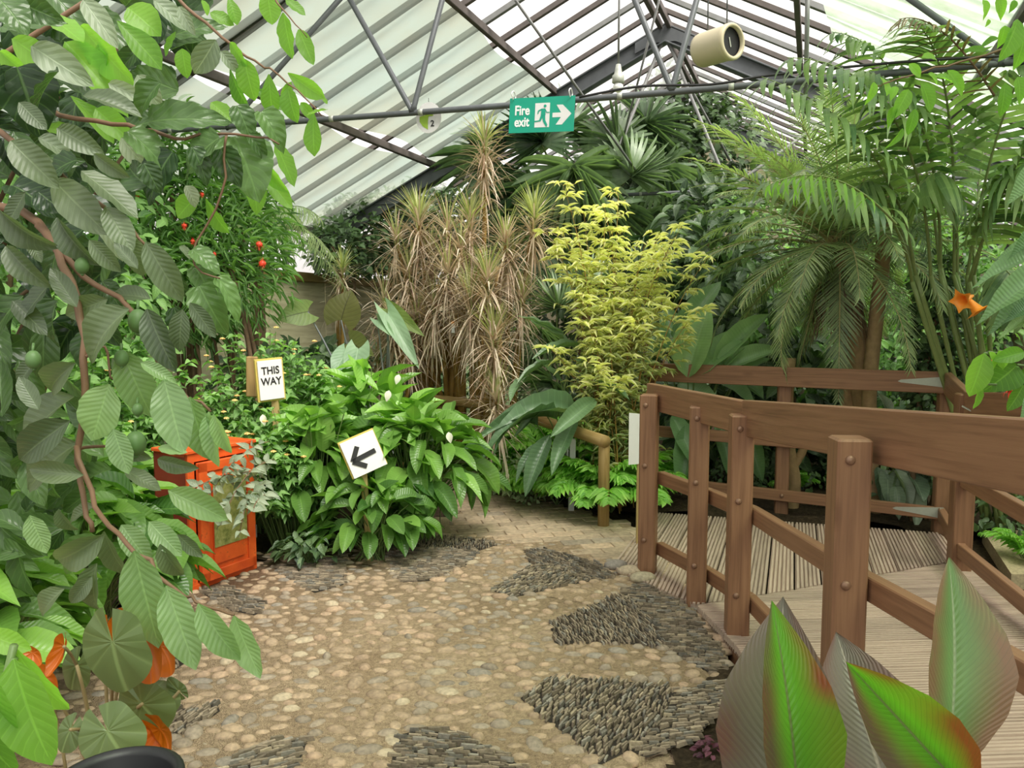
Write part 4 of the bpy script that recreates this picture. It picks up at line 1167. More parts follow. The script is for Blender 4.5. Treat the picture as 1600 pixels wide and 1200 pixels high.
# serrated hibiscus leaves and lime backlit leaves, upper left
hib = [
 (27, 105, 64, 208, .85, .02), (92, 112, 30, 170, .9, .05), (10, 110, -5, 150, .9, .05), (233, 190, 352, 172, .42, .45), (343, 215, 272, 262, .95, .35), (200, 205, 272, 260, .62, .6),
 (270, 238, 216, 308, .75, .05), (370, 165, 396, 216, .7, .4), (408, 175, 448, 228, .6, .6), (366, 213, 408, 302, .85, .55), (345, 232, 372, 288, .7, .15),
 (305, 418, 334, 458, .8, .5), (312, 447, 350, 524, .6, .5), (340, 432, 380, 498, .42, .9), (300, 390, 345, 420, .6, .6), (270, 420, 290, 470, .6, .1), (245, 490, 225, 540, .7, .02), (272, 480, 290, 540, .6, .02),
 (5, 40, 86, 14, .7, .3), (40, 8, 90, 30, .8, .25), (0, 0, 40, 40, .9, .3), (230, 290, 180, 250, .7, .1), (60, 300, 100, 330, .8, .0), (20, 290, 85, 320, .8, .02), (120, 250, 60, 270, .7, .02),
 (300, 230, 330, 285, .6, .15), (225, 255, 250, 300, .7, .1), (390, 210, 420, 250, .5, .3), (160, 440, 190, 480, .6, .05), (90, 470, 60, 540, .7, .05), (250, 130, 200, 180, .5, .4)]
hb_ = thing('hibiscus_shrub', 'dark glossy serrated hibiscus leaves hanging at the upper left before the roof', 'shrub', (-2.7, 2.3, 0))
mb = MB(); put(mb, px_leaves(hib, ['serr', 'serr2'], R1_, 1.75, 1.0)); mb.build('foliage', LM['hibiscus'], hb_)
mb = MB()
seg_branch(mb, [(-60, 60, 2.0), (90, 175, 1.85), (200, 195, 1.8), (270, 215, 1.78), (350, 210, 1.75), (430, 220, 1.72)], .007, .002)
seg_branch(mb, [(350, 210, 1.76), (345, 300, 1.76), (300, 400, 1.76), (340, 435, 1.74)], .003, .002)
tube(mb, [(-2.7, 2.3, 0), (-2.5, 2.3, 1.0), tuple(P(-60, 60, 2.0))], [.04, .03, .012], 9)
mb.build('branch', M['redstem'], hb_)
lime = [
 (418, -10, 425, 36, .75, .7), (443, 20, 454, 88, .48, .6), (467, 46, 488, 98, .42, .6), (446, 0, 476, 22, .5, .6), (450, 114, 499, 151, .42, .7), (450, 137, 458, 189, .6, .55), (470, 160, 490, 186, .5, .7),
 (490, 176, 487, 237, .44, .6), (420, 116, 424, 176, .52, .6), (382, 92, 394, 155, .56, .65), (360, 66, 383, 102, .5, .6), (360, 107, 375, 166, .5, .1), (328, 20, 364, 38, .6, .8), (357, -5, 371, 32, .5, .6),
 (315, 0, 327, 22, .6, .8), (285, 76, 290, 119, .6, .7), (275, 50, 258, 85, .45, .5), (183, 33, 248, 94, .46, .35), (200, 12, 246, 46, .8, .9), (126, 40, 201, 128, .4, .95), (103, 66, 191, 158, .36, .95), (72, 22, 128, 62, .85, .95),
 (430, 222, 460, 288, .42, .8), (417, 277, 454, 323, .42, .75), (395, 272, 404, 330, .5, .7), (308, 308, 273, 336, .8, .8), (322, 310, 346, 364, .45, .5), (410, 250, 440, 300, .4, .7),
 (20, 60, 90, 110, .5, .8), (0, 80, 40, 120, .6, .9), (110, 150, 180, 210, .4, .75), (150, 170, 200, 215, .5, .7), (170, 50, 150, 110, .4, .7), (330, 160, 365, 190, .5, .8), (400, 140, 440, 170, .4, .3), (70, 200, 120, 205, .5, .9),
 (480, 180, 510, 170, .4, .8), (455, 128, 440, 160, .4, .7), (500, 150, 512, 160, .5, .8)]
hv = thing('climbing_vine', 'thin climbing branch with lime green backlit leaves hanging before the shade cloth', 'climber', (-2.9, 3.0, 0))
mb = MB(); put(mb, px_leaves(lime, ['ell', 'ell3', 'obov'], R1_, 1.9, 1.0, .4)); mb.build('foliage', LM['bright'], hv)
mb = MB()
seg_branch(mb, [(230, -60, 2.0), (290, 10, 1.95), (350, 60, 1.92), (395, 92, 1.9), (450, 130, 1.88), (500, 178, 1.86)], .005, .0015)
seg_branch(mb, [(420, -40, 1.95), (440, 15, 1.92), (480, 55, 1.9)], .003, .001)
tube(mb, [(-2.9, 3.0, 0), (-2.6, 2.6, 1.8), tuple(P(230, -60, 2.0))], [.02, .015, .006], 8)
mb.build('branch', M['redstem'], hv)
grey = [(130, 0, 178, 62, .4, .6), (50, 72, 132, 124, .45, .5), (215, 117, 248, 166, .6, .6), (337, 62, 305, 116, .6, .4), (345, 80, 372, 110, .5, .6), (170, 130, 225, 155, .35, .6), (20, 240, 80, 250, .5, .5), (60, 215, 115, 240, .5, .5), (240, 0, 290, 38, .5, .5), (280, 10, 300, 50, .4, .6), (290, 290, 310, 320, .6, .9), (190, 215, 225, 262, .5, .8), (150, 345, 200, 395, .5, .6), (280, 385, 300, 400, .5, .6)]
mb = MB(); put(mb, px_leaves(grey, ['ell', 'ell2'], R1_, 1.8)); mb.build('sheen_foliage', LM['greyleaf'], gt)  # sky reflection on glossy guava leaves, painted in as pale grey leaf colour

# mass of leaves behind the branches at the left edge
def random_leaves(mb, polys, n, Y0, Y1, lpx, wr, tpls, ti, rr, toward=TW, tilt=.5, down=.5, mat=0):
    out = {}
    xs = [p[0] for p in polys]; ys = [p[1] for p in polys]
    k = 0
    while k < n:
        x = rr.uniform(min(xs), max(xs)); y = rr.uniform(min(ys), max(ys))
        if not inpoly(x, y, polys): continue
        k += 1; Y = rr.uniform(Y0, Y1)
        b = P(x, y, Y); ln = rr.uniform(*lpx) / F * (Y0 + Y1) / 2
        a = rr.uniform(0, 6.283)
        d = V((math.cos(a), rr.uniform(-.6, .2), math.sin(a) - down)).normalized()
        nn = toward + V((rr.gauss(0, tilt), rr.gauss(0, tilt * .5), rr.gauss(0, tilt)))
        kk = rr.choice(tpls); out.setdefault(kk, ([], []))
        out[kk][0].append(lmat(b - d * ln * .5, d, nn, ln, ln * wr * rr.uniform(.85, 1.15))); out[kk][1].append(min(1, max(0, rr.gauss(*ti))))
    for kk, (m, t) in out.items(): mb.inst(TP[kk], m, t, mat)
sh = thing('broadleaf_shrub', 'dense leafy shrub filling the shade behind the guava branches at the left edge', 'shrub', (-2.6, 2.9, 0))
mb = MB()
random_leaves(mb, [(-120, -60), (330, -60), (300, 120), (230, 220), (190, 330), (200, 420), (150, 560), (-120, 640)], 240, 2.2, 2.9, (55, 95), .48, ['ell', 'ell2', 'serr'], (.1, .2), R1_)
random_leaves(mb, [(-100, 560), (130, 600), (150, 700), (120, 900), (-100, 980)], 120, 2.3, 2.9, (50, 90), .42, ['ell', 'ell2'], (.3, .2), R1_)
mb.build('foliage', LM['hibiscus'], sh)
mb = MB()
for i in range(14):
    a = V((-2.6 + R1_.uniform(-.3, .3), 2.9 + R1_.uniform(-.2, .2), 0)); b = P(R1_.uniform(-60, 220), R1_.uniform(0, 560), 2.6)
    tube(mb, bez(a, (a + b) / 2 + V((-.25, 0, .3)), b), [.016 - .0013 * q for q in range(9)], 7)
mb.build('branch', M['bark'], sh)

# peace lily leaves filling the lower left, lit from above
def dome(name, label, cat, base, cz, rx, ry, rz, n, ln, wr, tpls, mkey, ti, rr, petiole=True, stemm='stem', group=None, nrm=1.1, dn=.35, flowers=0, zmin=.05, pr=.004):
    t = thing(name, label, cat, base, group); base = V(base)
    mb = MB(); st = MB(); out = {}
    for i in range(n):
        a = rr.uniform(0, 6.283); e = math.asin(rr.uniform(-.15, 1)) if rr.random() < .9 else rr.uniform(0, 1.4)
        q = rr.uniform(.72, 1.02)
        o = V((math.cos(a) * math.cos(e), math.sin(a) * math.cos(e), math.sin(e)))
        p = base + V((o.x * rx * q, o.y * ry * q, max(zmin, cz + o.z * rz * q)))
        d = V((o.x, o.y, o.z * .5 - dn + rr.gauss(0, .25))) + V((rr.gauss(0, .3), rr.gauss(0, .3), 0))
        if e > .9: d = V((o.x + rr.gauss(0, .4), o.y + rr.gauss(0, .4), rr.uniform(.0, .9)))
        d.normalize()
        l = rr.uniform(*ln); nn = V((o.x * .5, o.y * .5 - .15, nrm)) + V((rr.gauss(0, .3), rr.gauss(0, .3), 0))
        k = rr.choice(tpls); out.setdefault(k, ([], []))
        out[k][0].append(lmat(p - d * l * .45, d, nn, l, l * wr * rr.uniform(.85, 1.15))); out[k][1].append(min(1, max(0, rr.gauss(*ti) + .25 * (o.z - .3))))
        if petiole and i % 2 == 0:
            pb = p - d * l * .45; tube(st, bez(base + V((rr.gauss(0, rx * .12), rr.gauss(0, ry * .12), 0)), (base * .5 + pb * .5) + V((0, 0, .3 * rz)), pb, 5), pr, 5, cap=False)
    for k, (m, tt) in out.items(): mb.inst(TP[k], m, tt)
    mb.build('foliage', LM[mkey], t)
    if petiole: st.build('leaf_stalks', M[stemm], t)
    for i in range(flowers):
        a = rr.uniform(3.6, 5.8); p = base + V((math.cos(a) * rx * .85, math.sin(a) * ry * .85, cz + rz * rr.uniform(.45, 1.05)))
        f = MB(); f.inst(TP['obov'], [lmat(p, V((rr.gauss(0, .3), -.3, 1)), V((0, -1, .1)), .075, .045)], [.5])
        f.build('flower', M['petal_white'], t)
    return t
RL = random.Random(5)
g = G(600, 850)
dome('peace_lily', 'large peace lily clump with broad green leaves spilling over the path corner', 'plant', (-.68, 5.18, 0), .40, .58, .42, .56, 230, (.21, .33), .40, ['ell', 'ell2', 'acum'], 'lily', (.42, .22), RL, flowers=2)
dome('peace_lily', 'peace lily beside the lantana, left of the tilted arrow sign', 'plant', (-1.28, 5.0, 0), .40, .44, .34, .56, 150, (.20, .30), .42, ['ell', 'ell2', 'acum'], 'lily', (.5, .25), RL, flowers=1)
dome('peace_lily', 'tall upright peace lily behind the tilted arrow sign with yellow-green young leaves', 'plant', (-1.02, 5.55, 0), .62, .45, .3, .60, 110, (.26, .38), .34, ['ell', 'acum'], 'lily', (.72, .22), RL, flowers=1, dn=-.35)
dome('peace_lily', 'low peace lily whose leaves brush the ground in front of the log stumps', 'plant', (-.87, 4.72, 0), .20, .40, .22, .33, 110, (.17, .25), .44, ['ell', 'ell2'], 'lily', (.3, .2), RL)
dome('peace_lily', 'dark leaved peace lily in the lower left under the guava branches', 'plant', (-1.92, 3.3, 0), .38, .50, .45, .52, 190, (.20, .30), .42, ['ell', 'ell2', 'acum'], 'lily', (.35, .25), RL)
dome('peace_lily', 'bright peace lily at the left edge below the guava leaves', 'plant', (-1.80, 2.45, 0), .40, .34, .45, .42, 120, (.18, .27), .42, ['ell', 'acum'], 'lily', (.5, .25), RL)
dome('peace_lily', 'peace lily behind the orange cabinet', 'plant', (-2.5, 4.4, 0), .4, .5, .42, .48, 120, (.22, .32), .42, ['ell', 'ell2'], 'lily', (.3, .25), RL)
dome('leafy_plant', 'small dark leaved plant with orange blooms on the ground right of the cabinet', 'plant', (-1.25, 4.62, 0), .08, .24, .15, .14, 90, (.06, .10), .5, ['ell_s', 'acum_s'], 'hedge', (.3, .2), RL)

# lantana: stems with paired leaves and flower heads
def lantana(label, base, rx, ry, h, ns, nfl, ti, seed, lean=(0, 0), lf='lantana', leafl=(.055, .085)):
    rr = random.Random(seed); t = thing('lantana_bush', label, 'shrub', base); b0 = V(base)
    mb = MB(); st = MB(); out = ([], []); heads = []
    for i in range(ns):
        a = rr.uniform(0, 6.283); q = math.sqrt(rr.random())
        top = b0 + V((math.cos(a) * rx * q + lean[0] * rr.random(), math.sin(a) * ry * q + lean[1] * rr.random(), h * (1 - .45 * q * q) * rr.uniform(.55, 1.05)))
        s = b0 + V((math.cos(a) * rx * .35 * q, math.sin(a) * ry * .35 * q, 0))
        pts = bez(s, (s + top) / 2 + V((0, 0, h * .28)), top, 8)
        tube(st, pts, [.005 - .0004 * k for k in range(9)], 5, cap=False)
        nl = 10
        for k in range(nl):
            f = .35 + .65 * (k + .5) / nl; idx = min(7, int(f * 8)); p = pts[idx] + (pts[idx + 1] - pts[idx]) * (f * 8 - idx)
            for sgn in (-1, 1):
                ang = k * 1.57 + (0 if sgn > 0 else math.pi) + rr.gauss(0, .4)
                d = V((math.cos(ang), math.sin(ang), rr.uniform(-.35, .35))); l = rr.uniform(*leafl)
                out[0].append(lmat(p, d, V((rr.gauss(0, .35), rr.gauss(0, .35) - .2, 1)), l, l * .55)); out[1].append(min(1, max(0, rr.gauss(*ti) + .3 * (f - .7))))
        heads.append((p, top))
    mb.inst(TP['acum_s'], *out); mb.build('foliage', LM[lf], t); st.build('stems', M['stem'], t)
    heads.sort(key=lambda e: e[1].y - e[1].z * .8)
    for k in range(nfl):
        p = heads[(k * 3) % len(heads)][1] + V((rr.gauss(0, .02), -.02, .025)); f = MB()
        col = rr.random()
        for q in range(12):
            a = q * 2.4; r = .017 * math.sqrt((q + .5) / 12); ellipsoid(f, p + V((r * math.cos(a), r * math.sin(a), .010 - r * .5)), .0065, .0065, .005, seg=6, rings=3, mat=0 if (q < 5) == (col < .6) else 1)
        f.build('flower_head', [M['petal_yellow'], M['petal_orange']], t)
    return t
lantana('lantana bush with apricot flowers around the THIS WAY sign', (-1.75, 5.45, 0), .72, .5, 1.45, 230, 40, (.5, .2), 21)
lantana('lantana bush with small orange flowers left behind the guava leaves', (-2.7, 5.0, 0), .8, .6, 1.6, 190, 22, (.6, .2), 22)
lantana('lantana sprawling beside the right edge of the orange cabinet', (-1.45, 4.9, 0), .30, .22, 1.02, 80, 14, (.5, .2), 23, (-.18, -.25))
lantana('pale grey-green trailing plant draped over the front of the orange cabinet', (-1.72, 4.62, 0), .22, .2, 1.0, 10, 3, (.5, .2), 24, (.2, -.1), 'greyleaf', (.05, .08))
# trailing sprays across the door
rr = random.Random(31); sp = thing('trailing_spray', 'thin arching sprays of small grey-green leaves hanging before the cabinet door', 'plant', (-1.55, 4.2, 0))
mb = MB(); st = MB(); out = ([], [])
for (a, b, c) in (((420, 690), (370, 700), (330, 770)), ((430, 720), (380, 720), (345, 820)), ((425, 760), (390, 740), (375, 830)), ((415, 740), (360, 730), (310, 760)), ((430, 770), (400, 770), (395, 800))):
    pts = bez(P(a[0], a[1], 4.5), P(b[0], b[1], 4.12), P(c[0], c[1], 4.0), 12)
    tube(st, pts, .003, 5)
    for p in pts[2:]:
        for q in range(3):
            d = V((rr.gauss(0, 1), rr.gauss(-.2, .6), rr.gauss(-.2, .6))); l = rr.uniform(.05, .085)
            out[0].append(lmat(p, d, V((rr.gauss(0, .4), -.7, .8)), l, l * .5)); out[1].append(rr.random())
mb.inst(TP['acum_s'], *out); mb.build('foliage', LM['greyleaf'], sp); st.build('stems', M['redstem'], sp)

# begonia, lower left
bg = thing('begonia', 'round leaved begonia with orange-red undersides at the lower left corner', 'plant', (-.9, 1.55, 0))
beg = [(176, 1003, 192, 1092, .98, .35, 1.3), (222, 1100, 282, 1090, .85, .2, 1.34), (168, 1142, 205, 1205, 1.05, .5, 1.25), (222, 1100, 262, 1148, .95, .35, 1.3), (205, 958, 206, 990, 1.0, .9, 1.42), (120, 1040, 105, 1085, .8, .1, 1.42),
       (110, 1140, 90, 1180, .9, .3, 1.3), (280, 1080, 260, 1060, .6, .2, 1.4)]
mb = MB(); put(mb, px_leaves(beg, ['round'], random.Random(3), 1.3, 1.0, .15, V((0, -1, .5)))); mb.build('foliage', LM['begonia'], bg)
under = [(215, 985, 262, 1045, .8, .2, 1.38), (250, 1010, 285, 1048, .8, .3, 1.4), (250, 1140, 285, 1180, .9, .3, 1.36), (228, 1160, 262, 1215, .8, .3, 1.36), (100, 1010, 92, 1050, .5, .3, 1.4), (50, 1020, 72, 1035, .8, .3, 1.45), (160, 975, 180, 960, .5, .3, 1.4), (70, 1060, 100, 1100, .6, .2, 1.45)]
mb = MB(); put(mb, px_leaves(under, ['round2'], random.Random(4), 1.3, 1.0, .25, V((.2, 1, -.3)))); mb.build('turned_leaves', LM['begonia'], bg)['label'] = 'leaves turned to show orange undersides'
mb = MB(); rr = random.Random(6)
for e in beg + under:
    b = P(e[0], e[1], e[6]); a = V((-.82 + rr.gauss(0, .06), 1.5 + rr.gauss(0, .05), .35 + rr.uniform(0, .3))); tube(mb, bez(a, (a + b) / 2 + V((0, .02, .05)), b, 6), .0032, 6)
mb.build('green_stalks', M['begonia_green'], bg); mb = MB()
for i in range(4): tube(mb, [(-.86 + i * .05, 1.5, 0), (-.82 + i * .04, 1.5, .62)], .006, 7)
mb.build('stalks', M['begonia_stem'], bg)
nl = thing('broadleaf_plant', 'plant with long bright green leaves nearest the lower left corner', 'plant', (-.75, .95, 0))
mb = MB(); put(mb, px_leaves([(22, 1030, 64, 1205, .42, .6, .95), (22, 1010, 90, 1128, .38, .9, .98), (-30, 1045, 6, 1165, .45, .35, .93), (-20, 990, 40, 1015, .5, .9, .98), (-60, 1080, 0, 1230, .5, .4, .9)], ['ell'], random.Random(8), .95, 1.05, .1)); mb.build('foliage', LM['bright'], nl)
mb = MB()
for px, py in ((22, 1028), (22, 1008), (-30, 1043)): b = P(px, py, .96); tube(mb, bez((-.75, .95, 0), (-.78, .98, .7), b), .005, 6)
mb.build('stalks', M['stem'], nl)
# dark rounded rim at the very bottom edge
br = thing('black_tub', 'smooth black curved rim at the very bottom edge under the begonia', 'tub', tuple(P(180, 1330, 1.0)))
mb = MB(); c = P(180, 1240, 1.02); ro, zz = .092, c.z
prf = [(.02, -.22), (.07, -.22), (.082, -.02), (.092, 0), (.090, .018), (.080, .022), (.074, .012), (.066, -.2), (.0, -.205)]
n = 40; vs = []; fs = []
for r, z in prf:
    for k in range(n): vs.append((c.x + r * math.cos(k * 2 * math.pi / n), c.y + r * math.sin(k * 2 * math.pi / n), zz + z))
for i in range(len(prf) - 1):
    for k in range(n): fs.append((i * n + k, i * n + (k + 1) % n, (i + 1) * n + (k + 1) % n, (i + 1) * n + k))
mb.faces(vs, fs); mb.build('tub_body', M['black'], br)
mb = MB(); tube(mb, [(c.x, c.y, 0), (c.x, c.y, zz - .21)], .012, 8); tube(mb, [(c.x, c.y, 0), (c.x, c.y, .012)], .07, 16); mb.build('stand', M['black'], br)

# ------------------------------------------------------------------ canna, lower right
cn = thing('canna_lily', 'large canna with bronze-edged green leaves in the lower right foreground', 'plant', (.42, .95, 0))
def canna(bx, by, tx, ty, Y, Yt, w, mkey, tpl, nrm, ti=.6, nm='leaf'):
    b = P(bx, by, Y); t = P(tx, ty, Yt); ln = (t - b).length * 1.04
    mb = MB(); mb.inst(TP[tpl], [lmat(b, t - b, V(nrm), ln, w / F * (Y + Yt) / 2 / .95)], [ti])
    o = mb.build(nm, LM[mkey], cn); return b
bs = []
bs.append(canna(1225, 1330, 1216, 958, 1.06, 1.08, 185, 'canna_dark', 'canna', (-.5, -1, .25), .6))
bs.append(canna(1250, 1300, 1233, 972, 1.0, .98, 128, 'canna', 'canna', (.05, -1, .2), .75))
bs.append(canna(1400, 1290, 1318, 1002, 1.02, 1.08, 165, 'canna_dark', 'canna', (-.25, -1, .35), .8))
bs.append(canna(1520, 1250, 1318, 1030, .92, .95, 128, 'canna', 'canna2', (-.1, -1, .1), .9))
bs.append(canna(1480, 1200, 1518, 887, 1.10, 1.14, 142, 'canna_green', 'canna', (.1, -1, .2), .5))
bs.append(canna(1540, 1330, 1455, 1140, .95, .93, 60, 'canna_dark', 'canna', (-.4, -1, .35), .8))
mb = MB()
for b in bs: tube(mb, bez((.42, .95, 0), (.44, .97, .5), b), [.014 - .001 * k for k in range(9)], 8)
mb.build('stalk', M['stem'], cn)
# purple seedlings on the soil
for px, py, lab in ((1148, 1125, 'small purple leaved seedling on the soil, the larger of two'), (1108, 1185, 'tiny purple leaved seedling nearest the bottom edge')):
    g = G(px, py, -.02); dome('purple_seedling', lab, 'plant', (g.x, g.y, -.02), .02, .06, .06, .05, 40, (.02, .035), .7, ['ivy'], 'purple', (.5, .3), RL, petiole=False, zmin=.0)
# ------------------------------------------------------------------ palms and other big plants
def frond(lm, sm, pts, n, L, w, ang=1.0, drop=.3, vee=.5, ti=(.5, .2), rr=rnd, tpl='fl', rad=.008, start=.12, nup=V((0, 0, 1)), endl=.35, mat=0, smat=0):
    """pinnate frond along a rachis"""
    pts = [V(p) for p in pts]; m = len(pts) - 1
    tube(sm, pts, [rad * (1 - .8 * i / m) for i in range(m + 1)], 5, .5, smat, cap=False)
    out = ([], [])
    for i in range(n):
        f = start + (1 - start) * (i + .5) / n; q = f * m; k = min(m - 1, int(q)); p = pts[k] + (pts[k + 1] - pts[k]) * (q - k)
        d = (pts[k + 1] - pts[k]).normalized(); sd, _, nn = frame_from(d, nup)
        fl = math.sin(math.pi * min(1, .18 + .82 * (f - start) / (1 - start))) ** .6
        l = L * max(endl, fl) * rr.uniform(.88, 1.08)
        a = ang * (1.15 - .65 * f)
        for s in (-1, 1):
            dd = d * math.cos(a) + sd * (s * math.sin(a)) * math.cos(vee) + nn * math.sin(a) * math.sin(vee) + V((0, 0, -drop * rr.uniform(.6, 1.4))) + V((rr.gauss(0, .05), rr.gauss(0, .05), rr.gauss(0, .05)))
            out[0].append(lmat(p, dd, nn + sd * (-s * .3), l, w)); out[1].append(min(1, max(0, rr.gauss(*ti))))
    lm.inst(TP[tpl], out[0], out[1], mat)
def arch(o, az, el, L, droop, n=12):
    """rachis path leaving o at azimuth/elevation, bending down"""
    p = V(o); out = [p.copy()]; h = V((math.cos(az), math.sin(az), 0)); e = el
    for i in range(n):
        p = p + (h * math.cos(e) + V((0, 0, math.sin(e)))) * (L / n); e -= droop / n * (.5 + i / n); out.append(p.copy())
    return out
def leaf_dir(px, py, Y, o): return P(px, py, Y) - V(o)

# pygmy date palm
RP = random.Random(40)
pc = P(1312, 388, 6.1)
pd = thing('date_palm', 'feathery date palm with arching fronds rising behind the far fence', 'palm', (pc.x + .28, pc.y + .05, 0))
lm = MB(); sm = MB()
for i in range(62):
    az = i * 2.39996 + RP.gauss(0, .1); f = i / 61
    el = 1.45 - f * 2.0 + RP.gauss(0, .08); L = RP.uniform(1.15, 1.5) * (1 - .12 * f)
    pts = arch(pc + V((math.cos(az) * .05, math.sin(az) * .05, 0)), az, el, L, RP.uniform(1.0, 1.5), 12)
    frond(lm, sm, pts, 46, .24, .011, 1.05, .22, .35, (.5, .22), RP, 'fl', .008)
for (tx, ty, Y, sag) in ((1065, 245, 5.6, .25), (1090, 190, 6.0, .3), (1150, 150, 6.2, .25), (1130, 300, 5.6, .3), (1070, 340, 6.3, .35), (1230, 130, 6.4, .2), (1290, 140, 6.6, .2), (1110, 440, 6.7, .35), (1130, 490, 6.8, .4), (1200, 560, 6.4, .4), (1310, 625, 5.75, .35), (1240, 610, 6.1, .42), (1340, 160, 5.9, .2), (1400, 250, 5.6, .3), (1180, 230, 5.7, .25)):
    e = P(tx, ty, Y); mid = (pc + e) / 2 + V((0, 0, sag)); frond(lm, sm, bez(pc, mid, e, 14), 54, .27, .014, 1.0, .2, .35, (.85 if ty < 350 else .4, .15), RP, 'fl', .009)
lm.build('fronds', LM['palm'], pd); sm.build('frond_ribs', M['tan_stem'], pd)
mb = MB(); b = V((pc.x + .28, pc.y + .05, -.1))
pts = smooth_path([b, b + V((0, 0, .5)), V((pc.x + .22, pc.y, 1.0)), V((pc.x + .1, pc.y, 1.6)), pc + V((0, 0, -.05))], 5); k = len(pts)
tube(mb, pts, [.075 + .012 * math.sin(i * 2.1) + .03 * (i / k) for i in range(k)], 12)
mb.build('trunk', M['tan_bark'], pd)
mb = MB(); ms = []; tt = []
for i in range(120):
    az = RP.uniform(0, 6.28); o = pc + V((math.cos(az) * .08, math.sin(az) * .08, -.12 - RP.uniform(0, .2)))
    ms.append(lmat(o, V((math.cos(az) * .5, math.sin(az) * .5, -1)), V((math.cos(az), math.sin(az), 0)), RP.uniform(.35, .65), .02)); tt.append(RP.random())
mb.inst(TP['strap_u'], ms, tt); mb.build('dead_skirt', LM['dead'], pd)['label'] = 'brown dead frond stubs'
mb = MB(); ellipsoid(mb, pc + V((0, 0, -.02)), .10, .10, .16); mb.build('crown', M['bark'], pd)

# second palm, darker, in front of the trunk
p2 = P(1378, 420, 5.95)
t = thing('date_palm', 'smaller dark palm whose fronds hang over the date palm trunk', 'palm', (p2.x + .02, p2.y, 0)); lm = MB(); sm = MB()
for i in range(26):
    az = i * 2.4; pts = arch(p2 + V((0, 0, .35)), az, 1.3 - i / 26 * 1.5, RP.uniform(.6, .85), 1.6, 10); frond(lm, sm, pts, 30, .19, .011, 1.0, .25, .3, (.15, .12), RP, 'fl', .006)
lm.build('fronds', LM['palm'], t); sm.build('frond_ribs', M['palm_stem'], t)
mb = MB(); tube(mb, smooth_path([(p2.x + .02, p2.y, -.1), (p2.x - .06, p2.y, .9), p2, p2 + V((0, 0, .35))]), [.055] * 13, 10); mb.build('trunk', M['tan_bark'], t)

# kentia clump at the right with long green stalks and drooping broad leaflets
kb = G(1470, 800); kb = V((kb.x + .1, 5.35, 0))
kt = thing('kentia_palm', 'tall palm clump with long green stalks and drooping fronds at the right side', 'palm', tuple(kb))
lm = MB(); sm = MB()
KF = [((1455, 430, 5.2), (1400, 190, 4.9), (1190, 120, 4.3), 22, .50, .4), ((1465, 430, 5.2), (1440, 90, 4.8), (1230, 90, 4.4), 20, .46, .5), ((1450, 440, 5.2), (1400, 250, 4.7), (1190, 285, 4.2), 18, .36, .6),
      ((1470, 420, 5.3), (1470, 120, 5.0), (1340, 110, 4.5), 20, .4, .5), ((1480, 430, 5.3), (1500, 60, 5.0), (1420, 30, 4.6), 22, .42, .2), ((1480, 430, 5.3), (1560, 120, 5.0), (1640, 60, 4.6), 22, .5, .5),
      ((1490, 430, 5.2), (1560, 250, 4.8), (1650, 230, 4.3), 20, .5, .8), ((1490, 440, 5.2), (1540, 340, 4.9), (1620, 200, 4.5), 20, .45, .5), ((1480, 430, 5.3), (1440, 60, 5.3), (1300, 50, 5.0), 22, .42, .5),
      ((1485, 430, 5.3), (1500, 200, 5.1), (1430, 300, 4.8), 18, .42, .7), ((1500, 440, 5.2), (1580, 380, 5.0), (1600, 500, 4.7), 20, .36, .4), ((1470, 430, 5.2), (1360, 200, 5.0), (1330, 330, 4.8), 18, .36, .6),
      ((1500, 430, 5.6), (1530, 200, 5.9), (1560, 150, 6.2), 18, .45, .4)]
for i, (a, b, c, n, L, dr) in enumerate(KF):
    foot = kb + V((RP.gauss(0, .06), RP.gauss(0, .06), 0)); A_ = P(a[0] + (b[0] - 1470) * .35, a[1], a[2])
    path = smooth_path([foot, foot + (A_ - foot) * .5, A_], 4)[:-1] + bez(A_, P(*b), P(*c), 12)
    tube(sm, path[:9], .016, 8, .5, 0)
    frond(lm, sm, bez(A_, P(*b), P(*c), 14), int(n * 1.15), L * 1.1, .042, .95, dr, .25, (.5, .25), RP, 'fl_d', .012, .28)
lm.build('fronds', LM['kentia'], kt); sm.build('stalks', M['palm_stem'], kt)
# dry brown frond at the top right
t = thing('dry_frond', 'brown dying palm frond arching against the pale cloth at the top right', 'palm frond', tuple(P(1530, 120, 4.6))); lm = MB(); sm = MB()
frond(lm, sm, bez(P(1560, 160, 4.7), P(1470, 10, 4.5), P(1405, 30, 4.4), 12), 18, .34, .018, .8, .35, .1, (.5, .3), RP, 'fl', .008, .05)
lm.build('leaflets', LM['dead'], t); sm.build('rib', M['bark'], t)
# yellow leaflets
t = thing('yellow_frond', 'drooping palm frond tip with yellow-green leaflets in front of the date palm', 'palm frond', tuple(P(1280, 240, 4.0))); lm = MB(); sm = MB()
frond(lm, sm, bez(P(1400, 350, 4.4), P(1300, 235, 4.1), P(1195, 292, 3.9), 12), 13, .20, .018, .9, .8, .1, (.95, .1), RP, 'fl_d', .008, .2)
lm.build('leaflets', LM['bright'], t); sm.build('rib', M['palm_stem'], t)

